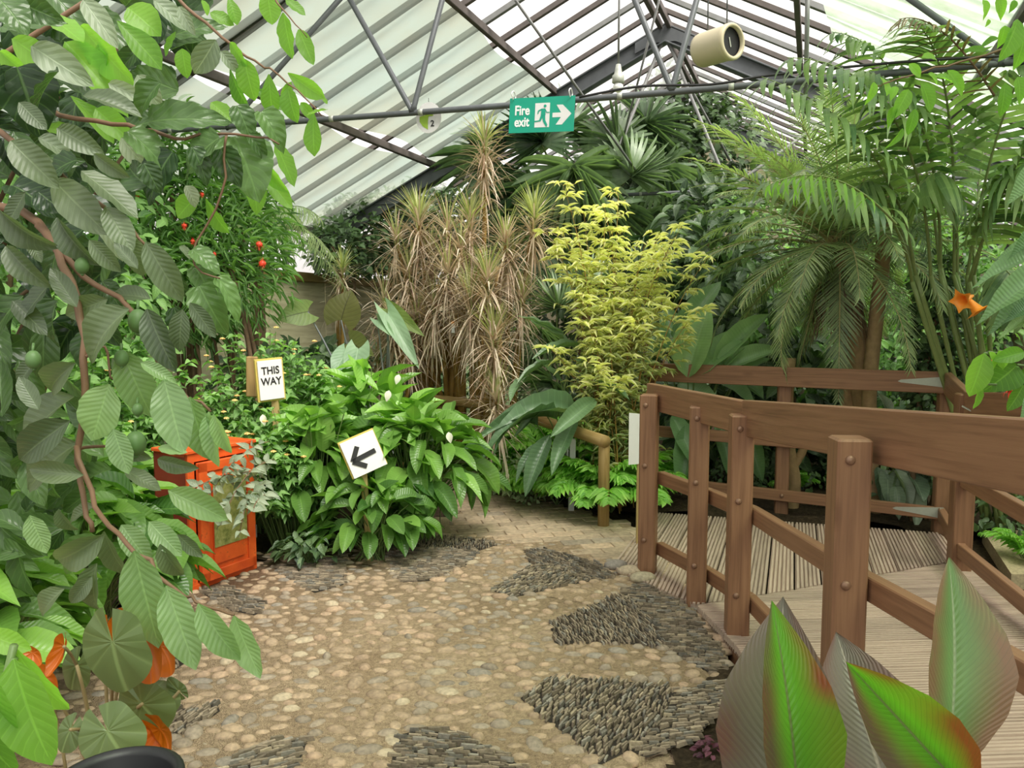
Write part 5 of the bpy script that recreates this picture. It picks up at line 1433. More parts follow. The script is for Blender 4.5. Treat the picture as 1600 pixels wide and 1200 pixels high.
# fan palms
def fan(mb, c, d, n, R, nseg=34, spread=2.35, ti=.5, rr=RP, w=.055, droop=None):
    """fan leaf centred at c, pointing along d with face normal n"""
    sd, d, n = frame_from(V(d), V(n)); out = {}
    for i in range(nseg):
        a = -spread + 2 * spread * i / (nseg - 1)
        dd = d * math.cos(a) + sd * math.sin(a) + n * (.12 if i % 2 else .02)
        l = R * (1 - .12 * abs(a) / spread) * rr.uniform(.93, 1.05); k = 'strap' if rr.random() < .6 else 'strap_f'
        out.setdefault(k, ([], [])); out[k][0].append(lmat(c, dd, n, l, w * R / .8)); out[k][1].append(min(1, max(0, ti + rr.gauss(0, .12))))
    for k, (m, t_) in out.items(): mb.inst(TP[k], m, t_)
fp = thing('fan_palm', 'big fan palm with pleated drooping leaves directly below the exit sign', 'palm', (1.05, 10.3, 0))
mb = MB(); sm = MB(); crown = P(905, 400, 10.3)
FL = [((845, 222, 8.2), (-.2, -.2, 1), .15, .62), ((895, 270, 7.8), (.1, -.3, -1), .75, .85), ((960, 225, 8.4), (.1, 0, 1), .55, .62), ((985, 275, 7.9), (0, -.1, 1), .7, .62), ((770, 255, 8.4), (-1, -.2, .15), .5, .75), ((1030, 270, 8.6), (1, -.1, -.3), .5, .7),
      ((830, 300, 8.3), (-.5, -.3, -.6), .3, .75), ((940, 330, 8.3), (.2, -.3, -1), .35, .85), ((880, 210, 8.9), (0, 0, 1), .4, .75), ((1010, 200, 8.8), (.5, 0, .8), .35, .7), ((800, 330, 8.6), (-.6, -.2, -.8), .3, .8), ((1040, 330, 8.6), (.6, -.2, -.8), .3, .7),
      ((840, 380, 8.0), (-.3, -.4, -1), .3, .8), ((1000, 380, 8.0), (.4, -.4, -1), .2, .8)]
FL = [((p[0], p[1], p[2] + 1.25), d, ti, R * 1.15) for p, d, ti, R in FL]
for (p, d, ti, R) in FL:
    c = P(*p); fan(mb, c, d, (0, -1, .35), R, 34, 2.2, ti); tube(sm, bez(crown, (crown + c) / 2 + V((0, 0, .2)), c, 8), .014, 6)
mb.build('fan_leaves', LM['fan'], fp); sm.build('leaf_stalks', M['palm_stem'], fp)
mb = MB(); tube(mb, [(1.05, 10.3, -.1), (.98, 10.3, 1.2), tuple(crown)], [.11, .10, .09], 12); mb.build('trunk', M['bark'], fp)
f2 = thing('fan_palm', 'low fan palm behind the bamboo with pale striped fans near the path', 'palm', (.45, 7.6, 0))
mb = MB(); sm = MB(); c0 = V((.45, 7.6, .5))
for p, d, ti, R in (((845, 520, 7.2), (-.3, -.3, -.5), .7, .42), ((870, 480, 7.3), (-.2, -.1, .8), .8, .42), ((920, 450, 7.5), (.3, 0, 1), .85, .5), ((1000, 430, 7.6), (.6, 0, .8), .6, .5), ((860, 600, 7.0), (-.6, -.4, -.4), .4, .4), ((835, 560, 7.3), (-1, 0, -.5), .5, .45)):
    c = P(*p); fan(mb, c, d, (0, -1, .5), R, 28, 1.7, ti, w=.04); tube(sm, bez(c0, (c0 + c) / 2 + V((0, 0, .1)), c, 6), .008, 6)
mb.build('fan_leaves', LM['fan'], f2); sm.build('leaf_stalks', M['palm_stem'], f2)

# feathery palm fronds above the plywood at the left
t = thing('feather_palm', 'grey-green feathery palm fronds hanging before the left wall under the eave', 'palm', (-2.6, 8.0, 0)); lm = MB(); sm = MB(); o = P(400, 380, 8.0)
for (e, s) in (((520, 400, 7.4), .5), ((455, 395, 7.0), .5), ((380, 370, 7.2), .5), ((500, 340, 7.6), .45), ((420, 320, 7.8), .3), ((540, 450, 7.8), .6), ((350, 330, 7.6), .4), ((470, 350, 7.5), .5), ((330, 420, 7.5), .5)):
    q = P(*e); frond(lm, sm, bez(o, (o + q) / 2 + V((0, 0, s)), q, 12), 36, .34, .012, .95, .5, .2, (.7, .15), RP, 'fl_d', .007)
lm.build('fronds', LM['palm'], t); sm.build('frond_ribs', M['palm_stem'], t)
mb = MB(); tube(mb, [(-2.6, 8.0, -.1), tuple(o)], [.07, .06], 10); mb.build('trunk', M['bark'], t)

# ------------------------------------------------------------------ dracaenas
RDr = random.Random(77)
def rosette(md, mt, c, n, L, dry, r, top=True, w=.014, ax=V((0, 0, 1))):
    o1 = {}
    for i in range(n):
        az = i * 2.39996 + r.gauss(0, .2); f = i / n
        if f < (1 - dry):
            el = 1.5 - f * 2.2; l = L * r.uniform(.8, 1.0); k = 'spike' if f < .35 else 'spike2'; tgt = 'T'
        else:
            el = 1.05 - (f - (1 - dry)) / dry * 2.15 + r.gauss(0, .15); l = L * r.uniform(.75, 1.15); k = r.choice(['spike', 'spike2', 'spike']); tgt = 'D'
        h = V((math.cos(az) * math.cos(el), math.sin(az) * math.cos(el), math.sin(el)))
        b = V(c) + V((0, 0, -.22 * max(0, f - .4) * (1 if top else 1)))
        nn = V((-math.cos(az) * math.sin(el), -math.sin(az) * math.sin(el), math.cos(el)))
        o1.setdefault((tgt, k), ([], [])); o1[tgt, k][0].append(lmat(b, h, nn, l, w)); o1[tgt, k][1].append(min(1, max(0, r.gauss(.55, .3))))
    for (tgt, k), (m, t_) in o1.items(): (mt if tgt == 'T' else md).inst(TP[k], m, t_)
def dracaena(label, base, heads, L=.36, name='dracaena'):
    t = thing(name, label, 'plant', base); md = MB(); mt = MB(); cn_ = MB(); b = V(base)
    for e in heads:
        px, py, Y, n, dry = e; c = P(px, py, Y)
        s = b + V((RDr.gauss(0, .05), RDr.gauss(0, .05), 0))
        pts = smooth_path([s, s + (c - s) * .35 + V((RDr.gauss(0, .05), RDr.gauss(0, .05), .15)), s + (c - s) * .75 + V((RDr.gauss(0, .02), 0, .05)), c - V((0, 0, .02))], 4)
        tube(cn_, pts, [.030 - .017 * i / (len(pts) - 1) for i in range(len(pts))], 8)
        rosette(md, mt, c, int(n * 1.3), L * .95, dry, RDr)
        rosette(md, mt, c - V((RDr.gauss(0, .01), 0, .16)), int(n * .6), L * 1.05, .93, RDr)
    md.build('dry_leaves', LM['drac_dry'], t); mt.build('fresh_leaves', LM['drac_top'], t); cn_.build('canes', M['cane'], t)
dracaena('tallest dracaena, its green tuft standing up left of the exit sign', (-.35, 7.2, 0), [(757, 222, 7.0, 80, .55), (735, 345, 6.9, 90, .6), (757, 265, 7.0, 40, .95)], .36)
dracaena('dracaena with reddish dry tufts at the left of the dry clump', (-.75, 7.3, 0), [(655, 345, 7.1, 100, .6), (620, 375, 7.3, 60, .9), (640, 430, 7.1, 80, .9), (600, 470, 7.2, 60, .95), (672, 400, 7.2, 80, .85), (612, 520, 7.0, 70, .95)], .43)
dracaena('dracaena with a yellow-green tuft overlapping the golden bamboo', (-.05, 7.2, 0), [(835, 340, 6.5, 110, .45), (815, 470, 6.5, 70, .8), (800, 410, 6.6, 60, .85)], .36)
dracaena('dense dry dracaena in the middle of the clump', (-.5, 7.3, 0), [(700, 430, 6.7, 100, .9), (720, 390, 6.8, 90, .9), (680, 480, 6.8, 90, .95), (735, 460, 6.6, 90, .85), (650, 500, 7.0, 80, .95), (700, 360, 6.9, 70, .9)], .43)
dracaena('dracaena with silvery drooping tufts facing the path', (-.25, 7.25, 0), [(762, 440, 6.3, 110, .8), (772, 530, 6.2, 130, .75), (790, 380, 6.5, 90, .85), (775, 625, 6.1, 80, .85), (735, 480, 6.4, 90, .85)], .42)
dracaena('slim dracaena near the left end of the clump with grey hanging leaves', (-.95, 7.0, 0), [(615, 500, 6.8, 60, .98), (640, 540, 6.9, 60, .98), (590, 560, 7.0, 50, .98)], .38)
dracaena('short dracaena standing before the plywood wall', (-1.9, 8.6, 0), [(535, 420, 8.3, 60, .4), (530, 450, 8.4, 30, .9)], .34)
mb = MB()
for i in range(16):
    px = 672 + i * 7; a = V((P(px, 640, 7.2).x, 7.25 + RDr.uniform(-.12, .35), 0)); b = P(px + RDr.uniform(-25, 25), RDr.uniform(380, 520), 7.2)
    m2 = MB(); tube(m2, bez(a, (a + b) / 2 + V((RDr.gauss(0, .06), 0, 0)), b, 8), [RDr.uniform(.016, .032)] * 9, 8)
    tag(m2.build('dracaena_cane', M['cane']), 'bare golden dracaena cane in the thicket under the dry tufts', 'cane', 'golden canes of the dry clump')
m2 = MB(); p = P(708, 512, 6.55); beam(m2, p - V((0, 0, .045)), p + V((0, 0, .055)), .03, .006, V((0, 1, 0)), .001); o_ = tag(m2.build('plant_tag', M['white']), 'small white and orange plant tag tied on a dracaena cane', 'tag')
m2 = MB(); beam(m2, p + V((0, -.003, .03)), p + V((0, -.003, .055)), .032, .008, V((0, 1, 0)), .001); m2.build('orange_end', M['petal_trumpet'], o_)
m2 = MB(); q = P(662, 540, 7.6); beam(m2, (q.x, q.y, -.1), (q.x, q.y, 1.75), .09, .09, V((0, 1, 0)), .005, .9); tag(m2.build('wooden_post', M['pale_wood']), 'pale square post standing behind the dry dracaena canes', 'post')

# ------------------------------------------------------------------ golden bamboo
def bamboo(label, base, tops, nl, seed, leafl=(.06, .12), mk='bamboo'):
    rr = random.Random(seed); t = thing('bamboo_clump', label, 'plant', base); mb = MB(); st = MB(); ms = []; tt = []; b0 = V(base)
    for (px, py, Y) in tops:
        for rep in range(2):
            top = P(px + rr.gauss(0, 22), py + rr.gauss(0, 20), Y + rr.gauss(0, .1)); s = b0 + V((rr.gauss(0, .10), rr.gauss(0, .08), 0))
            pts = bez(s, V((s.x * .6 + top.x * .4, s.y, top.z * .75)), top, 14)
            tube(st, pts, [.007 - .0004 * k for k in range(15)], 6, cap=False)
            for k in range(3, 15):
                for q in range(3):
                    az = rr.uniform(0, 6.28); bl = rr.uniform(.08, .34) * (1.1 - k / 20); d = V((math.cos(az), math.sin(az), rr.uniform(-.1, .5))).normalized()
                    tw = pts[k] + d * bl; tube(st, [pts[k], tw], .0015, 3, cap=False)
                    for z in range(nl):
                        f = rr.uniform(.25, 1); lp = pts[k] + d * bl * f; a2 = az + rr.gauss(0, 1.3)
                        dd = V((math.cos(a2), math.sin(a2), rr.uniform(-.45, .5))); l = rr.uniform(*leafl)
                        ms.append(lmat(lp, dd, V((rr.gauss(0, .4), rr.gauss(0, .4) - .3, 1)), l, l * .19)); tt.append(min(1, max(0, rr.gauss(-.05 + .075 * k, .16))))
    mb.inst(TP['lance_s'], ms, tt); mb.build('foliage', LM[mk], t); st.build('culms', M['cane'], t)
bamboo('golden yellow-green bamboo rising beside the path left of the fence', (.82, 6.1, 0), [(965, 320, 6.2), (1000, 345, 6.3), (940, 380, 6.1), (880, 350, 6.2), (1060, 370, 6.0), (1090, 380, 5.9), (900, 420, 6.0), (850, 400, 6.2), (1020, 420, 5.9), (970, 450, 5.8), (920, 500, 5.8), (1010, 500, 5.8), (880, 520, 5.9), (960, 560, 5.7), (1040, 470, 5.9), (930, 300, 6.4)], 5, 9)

# ------------------------------------------------------------------ paddle leaves behind the fence
def px_plant(name, label, base, L, tpls, mk, seed, nrm=(0, -1, .6), sm='stem', tilt=.25, sr=.010, cat='plant'):
    rr = random.Random(seed); t = thing(name, label, cat, base); mb = MB(); st = MB(); b0 = V(base)
    for e in L:
        bx, by, Y0, tx, ty, Y1, wr, ti = e[:8]; tp = e[8] if len(e) > 8 else rr.choice(tpls)
        b = P(bx, by, Y0); q = P(tx, ty, Y1); ln = (q - b).length * (1.05 if tp != 'droopy' else 1.35)
        d = q - b
        if tp == 'droopy': d = d + V((0, 0, ln * .55))
        mb.inst(TP[tp], [lmat(b, d, V(nrm) + V((rr.gauss(0, tilt), 0, rr.gauss(0, tilt))), ln, ln * wr * (.8 if mk == 'strap' else 1))], [ti])
        s = b0 + V((rr.gauss(0, .03), rr.gauss(0, .03), 0)); tube(st, bez(s, (s + b) / 2 - d.normalized() * .05 + V((0, 0, .05)), b, 6), [sr, sr, sr * .9, sr * .8, sr * .7, sr * .6, sr * .5], 6, cap=False)
    mb.build('leaves', LM[mk], t); st.build('leaf_stalks', M[sm], t); return t
px_plant('paddle_leaf_plant', 'plant with big upright paddle leaves just behind the left part of the far fence', (1.6, 6.9, 0), [
 (1075, 590, 6.25, 1100, 478, 6.2, .50, .9), (1050, 560, 6.7, 1120, 425, 6.8, .25, .5), (1085, 590, 6.25, 1165, 505, 6.2, .40, .85), (1115, 580, 6.25, 1197, 482, 6.2, .25, .9), (1130, 580, 6.2, 1217, 538, 6.1, .3, .8), (1125, 580, 6.2, 1165, 528, 6.15, .42, .9),
 (1160, 580, 6.3, 1197, 556, 6.2, .4, .6), (1060, 570, 6.6, 1040, 470, 6.8, .3, .4), (1030, 560, 6.7, 1000, 480, 6.8, .4, .6), (1040, 590, 6.5, 990, 560, 6.3, .35, .5), (1085, 570, 6.8, 1085, 500, 6.9, .4, .3), (1150, 590, 6.5, 1190, 610, 6.2, .5, .5), (1100, 590, 6.5, 1180, 612, 6.1, .35, .8), (1060, 600, 6.5, 1120, 625, 6.1, .4, .6),
 (1050, 650, 6.3, 1090, 720, 6.0, .35, .4), (1160, 650, 6.3, 1190, 750, 6.1, .3, .3), (1120, 640, 6.4, 1145, 740, 6.1, .25, .35), (1090, 660, 6.3, 1060, 760, 6.0, .3, .35)], ['paddle', 'ell'], 'paddle', 1, (0, -.9, .8))
px_plant('drooping_leaf_plant', 'plant with long dark ribbed leaves arching down over the brick path', (.55, 6.25, 0), [
 (850, 640, 6.0, 756, 665, 5.5, .17, .4, 'ell'), (880, 618, 6.0, 812, 650, 5.6, .22, .6, 'ell2'), (870, 655, 5.9, 780, 720, 5.5, .22, .4), (900, 650, 5.9, 800, 715, 5.5, .26, .5), (840, 665, 5.9, 775, 700, 5.6, .2, .2), (930, 625, 5.8, 872, 665, 5.4, .3, .8, 'ell'), (900, 655, 5.8, 862, 722, 5.4, .3, .5, 'ell'),
 (860, 680, 5.8, 818, 762, 5.5, .34, .35, 'ell'), (870, 565, 6.1, 805, 580, 5.9, .2, .7, 'ell'), (830, 590, 6.1, 792, 610, 5.8, .35, .6, 'ell'), (880, 520, 6.3, 815, 492, 6.2, .22, .8, 'ell3'), (900, 545, 6.3, 835, 500, 6.2, .3, .7, 'ell3'), (910, 540, 6.2, 835, 540, 6.0, .22, .7, 'ell'),
 (880, 600, 6.1, 840, 560, 6.0, .3, .6, 'ell3'), (935, 580, 6.1, 900, 560, 6.0, .3, .9, 'ell3'), (920, 600, 6.0, 985, 605, 5.7, .25, .6, 'ell'), (850, 690, 5.8, 800, 740, 5.6, .25, .3, 'ell')], ['droopy'], 'strap', 2, (0, -.45, 1))
px_plant('elephant_ear', 'elephant ear with large backlit olive and green leaves on grey stalks', (-1.15, 6.9, 0), [
 (481, 487, 6.7, 438, 495, 6.5, .85, .95), (533, 500, 6.7, 545, 452, 6.7, 1.2, .05), (546, 535, 6.6, 575, 550, 6.4, .8, .3), (607, 483, 6.6, 652, 515, 6.3, .32, .95)], ['heart'], 'ear_back', 3, (0, -1, .15), 'grey_stem', .1, .014)
px_plant('elephant_ear', 'pale blue-green elephant ear leaves hanging left of the dry dracaenas', (-1.0, 6.6, 0), [(606, 490, 6.5, 650, 562, 6.2, .28, .7), (590, 500, 6.5, 612, 520, 6.3, .35, .6), (560, 545, 6.3, 550, 590, 6.1, .7, .6), (542, 550, 6.3, 520, 580, 6.1, .7, .3)], ['heart'], 'ear_pale', 4, (0, -1, .5), 'grey_stem', .1, .012)

# ------------------------------------------------------------------ ferns
RF = random.Random(15)
def fern(label, base, n, L, name='fern'):
    t = thing(name, label, 'fern', base); lm = MB(); sm = MB()
    for i in range(n):
        az = i * 2.4 + RF.gauss(0, .2); pts = arch(base, az, RF.uniform(.9, 1.45), L * RF.uniform(.85, 1.15), 1.7, 10)
        frond(lm, sm, pts, 13, L * .34, L * .085, 1.3, .05, .0, (.6, .25), RF, 'lance', .003, .25)
        frond(lm, sm, pts, 12, L * .30, L * .06, 1.1, .1, .1, (.5, .25), RF, 'lance_s', .002, .28)
    lm.build('fronds', LM['fern'], t); sm.build('frond_ribs', M['stem'], t)
for px, py, n, L, lab in ((850, 765, 20, .50, 'bright green fern at the path edge under the drooping leaves'), (895, 778, 20, .46, 'bright fern around the foot of the small arrow sign'), (955, 802, 20, .44, 'bright fern in front of the log post by the fence'), (985, 780, 16, .40, 'bright fern pressed against the first fence post'), (920, 750, 18, .52, 'taller fern between the arrow sign and the log post'), (870, 735, 14, .46, 'fern behind the arrow sign beneath the log handrail'), (935, 800, 18, .40, 'bright fern spilling onto the bricks left of the log post'), (870, 790, 14, .34, 'low fern at the brick edge left of the small arrow sign')):
    g = G(px, py); fern(lab, (g.x, g.y, 0), n, L * 1.45)
for px, py, lab in ((1335, 770, 'small fern sprouting behind the fence beside the twisted trunk'), (1240, 770, 'small fern by the far fence middle post'), (1600, 880, 'small fern beside the pale stone slab')):
    g = G(px, py); fern(lab, (g.x, g.y, 0), 9, .28)

# plants seen through the fence
px_plant('aglaonema', 'striped pale leaved plant drooping behind the right end of the far fence', (2.9, 6.0, 0), [
 (1385, 735, 5.9, 1392, 775, 5.6, .4, .5), (1395, 735, 5.8, 1440, 790, 5.5, .25, .95), (1400, 730, 5.9, 1415, 770, 5.6, .4, .6), (1370, 730, 5.9, 1385, 780, 5.7, .4, .3), (1420, 740, 5.8, 1450, 770, 5.5, .45, .3), (1440, 730, 5.9, 1475, 765, 5.6, .45, .2), (1390, 650, 5.9, 1382, 612, 5.9, .4, .9), (1400, 760, 5.7, 1405, 800, 5.5, .4, .5), (1430, 760, 5.8, 1438, 812, 5.5, .3, 1.0)], ['ell', 'ell2'], 'aglao', 6)
t = thing('twisted_tree', 'forked tan trunk with dark leaves seen through the far fence', 'tree', (2.25, 6.1, 0)); mb = MB(); o = V((2.25, 6.1, -.1))
tube(mb, smooth_path([o, o + V((.02, 0, .3)), o + V((-.03, 0, .55)), o + V((-.06, 0, .95)), o + V((-.05, 0, 1.3))], 4), [.055] * 17, 10); tube(mb, smooth_path([o + V((.0, 0, .4)), o + V((.1, 0, .6)), o + V((.14, 0, .9))], 4), [.035] * 9, 8)
tube(mb, smooth_path([o + V((.55, .1, 0)), o + V((.5, .1, .6)), o + V((.45, .1, 1.6))], 4), [.06] * 9, 8)
mb.build('trunk', M['tan_bark'], t)

# ------------------------------------------------------------------ masses behind
RM = random.Random(99)
def mass(name, label, cat, pts, n, ln, wr, tpls, mk, ti, seed, depth=.35, stems=8, base=None, nrm=V((0, -.6, .8))):
    """hedge: leaves spread through lumps given as (px, py, Y, radius)"""
    rr = random.Random(seed); c0 = P(*pts[0][:3]); base = base or (c0.x, c0.y, 0)
    t = thing(name, label, cat, base); mb = MB(); out = {}
    tot = sum(p[3] ** 2 for p in pts)
    for (px, py, Y, r) in pts:
        c = P(px, py, Y)
        for i in range(int(n * r * r / tot)):
            o = V((rr.gauss(0, 1), rr.gauss(0, 1) * .7, rr.gauss(0, 1))).normalized(); p = c + o * r * rr.uniform(.55, 1.05)
            if p.z < .02: p.z = rr.uniform(.02, .3)
            d = (o + V((rr.gauss(0, .6), rr.gauss(0, .5), rr.gauss(-.3, .5)))).normalized(); l = rr.uniform(*ln); k = rr.choice(tpls)
            out.setdefault(k, ([], [])); out[k][0].append(lmat(p, d, o * .5 + nrm + V((rr.gauss(0, .4), 0, rr.gauss(0, .3))), l, l * wr)); out[k][1].append(min(1, max(0, rr.gauss(*ti))))
    for k, (m, t_) in out.items(): mb.inst(TP[k], m, t_)
    mb.build('foliage', LM[mk], t)
    st = MB()
    for i in range(stems):
        q = P(*pts[i % len(pts)][:3]); a = V((q.x + rr.gauss(0, .15), q.y + rr.gauss(0, .1), -.1)); tube(st, bez(a, (a + q) / 2 + V((rr.gauss(0, .15), 0, 0)), q, 7), .02, 6, cap=False)
    st.build('stems', M['bark'], t); return t
mass('ivy_mass', 'dark ivy covering the end wall under the roof right of the exit sign', 'ivy', [(1040, 185, 12.0, .8), (1075, 230, 11.8, .9), (1010, 230, 12.2, .7), (1100, 160, 12.2, .6), (1060, 290, 11.8, .9), (1000, 300, 12, .9), (1120, 230, 11.9, .8), (940, 290, 12.2, .8)], 5200, (.08, .15), .8, ['ivy'], 'ivy', (.3, .25), 1, stems=6)
mass('ivy_mass', 'ivy hanging over the left eave between the shade cloth and the plywood', 'ivy', [(560, 372, 10.4, .55), (610, 360, 10.8, .55), (640, 390, 11, .5), (520, 385, 9.9, .35), (680, 350, 11.2, .6), (660, 320, 11.4, .4)], 5200, (.06, .12), .7, ['ivy', 'acum_s'], 'ivy', (.45, .3), 2, stems=4)
mass('dark_hedge', 'tall dark evergreen hedge along the end wall behind the palms', 'hedge', [(720 + i * 105, y, 11.6 + (i % 3) * .3, 1.0) for i in range(9) for y in (360, 460, 560, 640)], 9000, (.12, .24), .5, ['acum_s', 'ell_s'], 'hedge', (.2, .2), 3, stems=20)
mass('dark_hedge', 'leafy dark shrubs along the foot of the left wall', 'hedge', [(420 + i * 52, 612, 7.9 + i * .3, .5) for i in range(6)] + [(440 + i * 55, 640, 7.4 + i * .25, .5) for i in range(6)], 2600, (.14, .24), .6, ['acum_s', 'ell_s'], 'hedge', (.3, .25), 4, stems=12)
mass('green_shrub', 'light green leafy shrub glowing behind the date palm trunk', 'shrub', [(1280, 480, 8.2, .7), (1360, 520, 8.0, .7), (1440, 440, 8.3, .8), (1500, 380, 8.4, .8), (1200, 480, 8.3, .6), (1410, 600, 7.6, .6), (1300, 600, 7.8, .6), (1160, 400, 8.6, .7), (1520, 480, 8.0, .6)], 6500, (.07, .12), .55, ['acum_s', 'ell_s'], 'lantana', (.5, .3), 5, stems=14)
mass('climbing_ivy', 'ivy wrapped trunk rising at the right end of the far fence', 'ivy', [(1462, 620, 5.75, .2), (1470, 570, 5.75, .2), (1465, 520, 5.75, .2), (1470, 470, 5.75, .2), (1465, 430, 5.75, .18), (1470, 680, 5.75, .22), (1480, 730, 5.75, .22), (1440, 600, 5.8, .15), (1490, 560, 5.7, .15)], 3600, (.035, .06), .8, ['ivy'], 'ivy', (.4, .3), 6, stems=9)
mass('fine_leaf_shrub', 'fine leaved shrub with scattered red powder puff flowers left of the plywood', 'shrub', [(300, 350, 6.6, .6), (240, 300, 6.5, .5), (360, 420, 6.4, .5), (300, 450, 6.4, .5), (220, 400, 6.6, .6), (380, 360, 6.8, .45), (260, 230, 6.6, .4), (340, 290, 6.7, .3)], 5200, (.10, .17), .13, ['lance'], 'lantana', (.4, .25), 7, stems=12)
fl_s = bpy.data.objects['fine_leaf_shrub']
for px, py, r in ((288, 353, .035), (301, 377, .03), (405, 382, .045), (410, 412, .05), (214, 305, .03), (316, 304, .025), (338, 450, .03), (335, 397, .025)):
    c = P(px, py, 6.0); mb = MB(); rr = random.Random(px)
    ellipsoid(mb, c, r * .6, r * .6, r * .5, seg=10, rings=6)
    ms = []
    for q in range(60):
        d = V((rr.gauss(0, 1), rr.gauss(0, 1), rr.gauss(0, 1))).normalized(); ms.append(lmat(c, d, V((0, 0, 1)), r * 1.15, .004))
    mb.inst(TP['strap_u'], ms, [.5] * 60); mb.build('flower', M['petal_red'], fl_s)
mass('ground_cover', 'variegated ground cover spreading under the canes beside the path', 'ground cover', [(735, 700, 7.3, .3), (770, 715, 6.9, .28), (800, 690, 7.3, .3), (790, 735, 6.5, .22), (705, 690, 7.8, .35), (760, 680, 7.8, .35), (820, 750, 6.2, .2), (720, 655, 8.2, .4), (780, 660, 8.0, .4)], 3800, (.035, .07), .55, ['ell_s', 'acum_s'], 'cover', (.4, .3), 8, stems=4)
mass('ground_cover', 'low green ground cover on the soil behind the far fence', 'ground cover', [(1150, 775, 6.6, .25), (1200, 740, 6.9, .3), (1330, 790, 6.0, .18), (1280, 800, 6.1, .12), (1560, 790, 5.2, .25), (1600, 750, 5.5, .3), (1400, 790, 6.0, .15), (1180, 700, 7.2, .35)], 1800, (.04, .08), .5, ['ell_s'], 'ivy', (.5, .3), 9, stems=4)
mass('broadleaf_shrub', 'dark broad leaved shrub between the bamboo and the date palm', 'shrub', [(1120, 420, 8.0, .5), (1080, 480, 8.0, .5), (1180, 540, 7.4, .5), (1240, 620, 7.2, .5), (1110, 350, 8.6, .5), (1100, 640, 7.2, .45), (1350, 680, 7.0, .5), (1250, 700, 7.0, .4)], 2400, (.14, .24), .5, ['ell_s', 'acum_s'], 'hedge', (.25, .2), 10, stems=8)
mass('broadleaf_shrub', 'tall leafy shrub in the shade behind the lantana at the far left', 'shrub', [(120, 420, 5.5, .6), (60, 500, 5.0, .6), (180, 480, 5.6, .5), (60, 600, 4.6, .5), (160, 600, 5.0, .4), (20, 380, 5.2, .6), (120, 300, 5.8, .6)], 2600, (.08, .14), .5, ['acum_s', 'ell_s'], 'lantana', (.55, .3), 11, stems=8)

# ------------------------------------------------------------------ right edge, near
rt = thing('climbing_vine', 'lime green climber leaves trailing along the bar at the top right', 'climber', (3.3, 3.8, 0))
L1 = [(1385, 150, 1383, 118, .6, .9), (1400, 135, 1392, 155, .5, .8), (1365, 128, 1358, 165, .4, .9), (1420, 140, 1400, 180, .45, .5), (1440, 130, 1460, 170, .5, .5), (1450, 115, 1470, 130, .6, .95), (1440, 90, 1468, 88, .5, .9), (1420, 100, 1440, 118, .5, .8), (1460, 120, 1500, 125, .4, .6), (1480, 110, 1510, 145, .4, .5),
      (1535, 0, 1545, 28, .5, .9), (1560, -5, 1568, 30, .45, .9), (1545, 30, 1542, 42, .6, .9), (1570, 40, 1565, 75, .6, .8), (1590, 30, 1575, 90, .5, .5), (1600, 60, 1590, 110, .5, .5), (1570, 130, 1568, 180, .4, .2), (1585, 0, 1580, 20, .6, .4), (1540, 80, 1510, 75, .4, .2), (1560, 60, 1530, 70, .4, .2), (1590, 120, 1600, 160, .5, .5), (1430, 170, 1420, 210, .4, .4), (1400, 165, 1385, 200, .35, .4), (1410, 200, 1390, 235, .3, .5)]
mb = MB(); put(mb, px_leaves(L1, ['ell', 'acum'], random.Random(9), 2.9)); mb.build('foliage', LM['bright'], rt)
mb = MB(); seg_branch(mb, [(1640, 40, 3.0), (1560, 80, 2.95), (1480, 100, 2.92), (1400, 125, 2.9), (1370, 135, 2.9)], .005, .002); tube(mb, [(3.3, 3.8, 0), (3.1, 3.5, 1.8), tuple(P(1640, 40, 3.0))], [.02, .015, .005], 8); mb.build('branch', M['redstem'], rt)
nr = thing('lobed_leaf_plant', 'plant with long blue-green lobed leaves reaching in from the right edge', 'plant', (3.25, 2.6, 0))
L2 = [(1640, 400, 1525, 418, .28, .5), (1650, 420, 1530, 480, .3, .5), (1650, 440, 1545, 498, .3, .35), (1640, 380, 1560, 385, .3, .4), (1640, 470, 1570, 490, .4, .2), (1650, 340, 1580, 390, .3, .3), (1620, 490, 1565, 515, .25, .95), (1650, 250, 1580, 300, .4, .5), (1650, 600, 1590, 640, .4, .4)]
mb = MB(); put(mb, px_leaves(L2, ['acum'], random.Random(10), 2.0, 1.1, .2, V((0, -.7, .9)))); mb.build('foliage', LM['paddle'], nr)
mb = MB()
for e in L2: b = P(e[0], e[1], 2.0); tube(mb, bez((3.25, 2.6, 0), (2.9, 2.4, 1.5), b), .006, 6)
mb.build('stalks', M['stem'], nr)
cr = thing('red_flower_shrub', 'lime leaves and curly red and pink flowers leaning over the fence corner', 'shrub', (3.2, 3.4, 0))
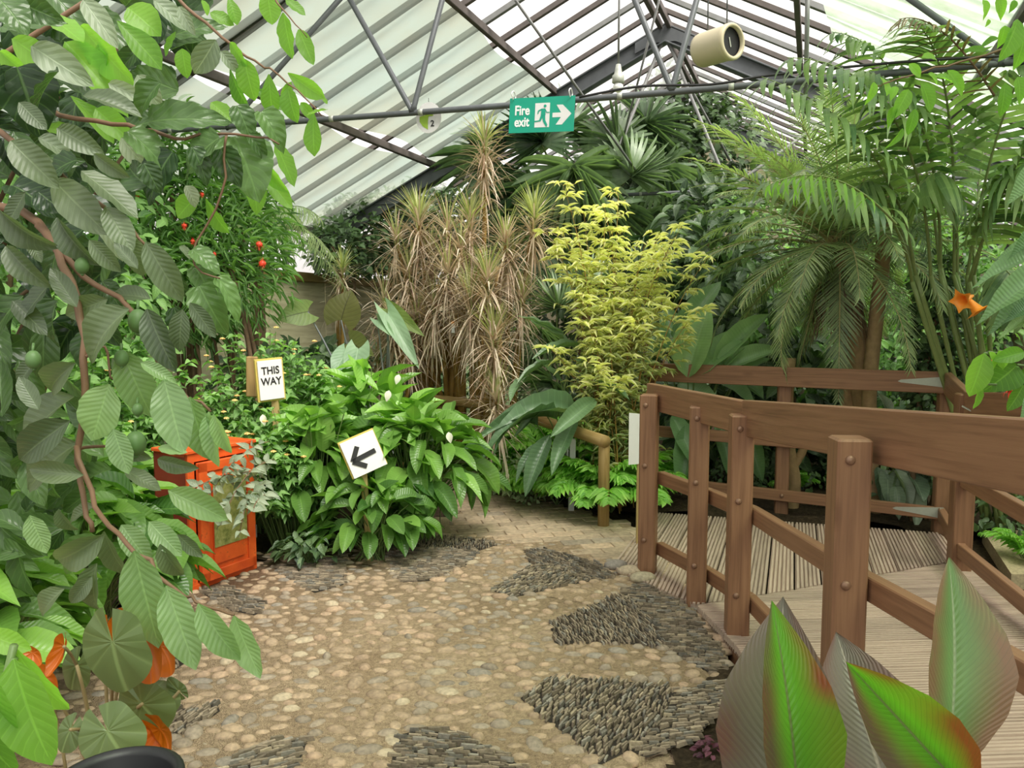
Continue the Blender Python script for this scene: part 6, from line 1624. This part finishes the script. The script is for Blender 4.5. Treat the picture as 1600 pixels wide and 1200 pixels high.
L3 = [(1538, 552, 1520, 618, .5, .8), (1530, 600, 1527, 640, .3, .7), (1545, 550, 1560, 575, .6, .9), (1590, 570, 1545, 612, .75, .15), (1600, 550, 1560, 560, .5, .3), (1610, 560, 1580, 612, .4, .1), (1560, 548, 1575, 580, .6, .9), (1600, 600, 1580, 640, .5, .1)]
mb = MB(); put(mb, px_leaves(L3, ['acum', 'ell'], random.Random(12), 2.55)); mb.build('foliage', LM['bright'], cr)
mb = MB()
for e in L3: b = P(e[0], e[1], 2.55); tube(mb, bez((3.2, 3.4, 0), (2.9, 3.1, 1.3), b), .004, 6)
mb.build('branch', M['stem'], cr)
for px, py in ((1552, 570), (1570, 590), (1545, 588), (1592, 598), (1580, 610), (1560, 560), (1600, 585)):
    rr = random.Random(px + py); c = P(px, py, 2.75); mb = MB(); ms = []
    for q in range(16):
        d = V((rr.gauss(0, 1), rr.gauss(-.3, .7), rr.gauss(0, .8))).normalized(); ms.append(lmat(c, d, V((0, 0, 1)), .045, .009))
    mb.inst(TP['strap_d'], ms, [.5] * 16); mb.build('flower', M['petal_coral'] if (px // 2) % 2 else M['petal_red'], cr)
# orange trumpet flowers
for (px, py, tx, ty, lab) in ((1508, 462, 1538, 498, 'orange trumpet flower hanging at the right, the larger of two'), (1520, 462, 1494, 474, 'small orange trumpet flower behind the larger one')):
    a = P(px, py, 4.6); b = P(px + (tx - px) * .75, py + (ty - py) * .75, 4.55); d = (b - a); l = d.length; t = thing('trumpet_flower', lab, 'flower', tuple(a)); mb = MB()
    sd, dd, nn = frame_from(d); vs = []; fs = []
    for i, (f, r) in enumerate(((0, .008), (.3, .016), (.6, .025), (.85, .034), (.93, .048), (.95, .06))):
        for k in range(15):
            th = k * 2 * math.pi / 15; q = r * (1 + .35 * (i >= 4) * math.cos(5 * th)); vs.append(a + dd * (l * f) + sd * (q * math.cos(th)) + nn * (q * math.sin(th)))
    for i in range(5):
        for k in range(15): fs.append((i * 15 + k, i * 15 + (k + 1) % 15, (i + 1) * 15 + (k + 1) % 15, (i + 1) * 15 + k))
    mb.faces(vs, fs); mb.build('petals', M['petal_trumpet'], t); mb = MB(); tube(mb, [a + dd * .005, a - dd * .02, a - dd * .10 + V((.02, .02, .06))], .006, 6); mb.build('stalk', M['stem'], t)
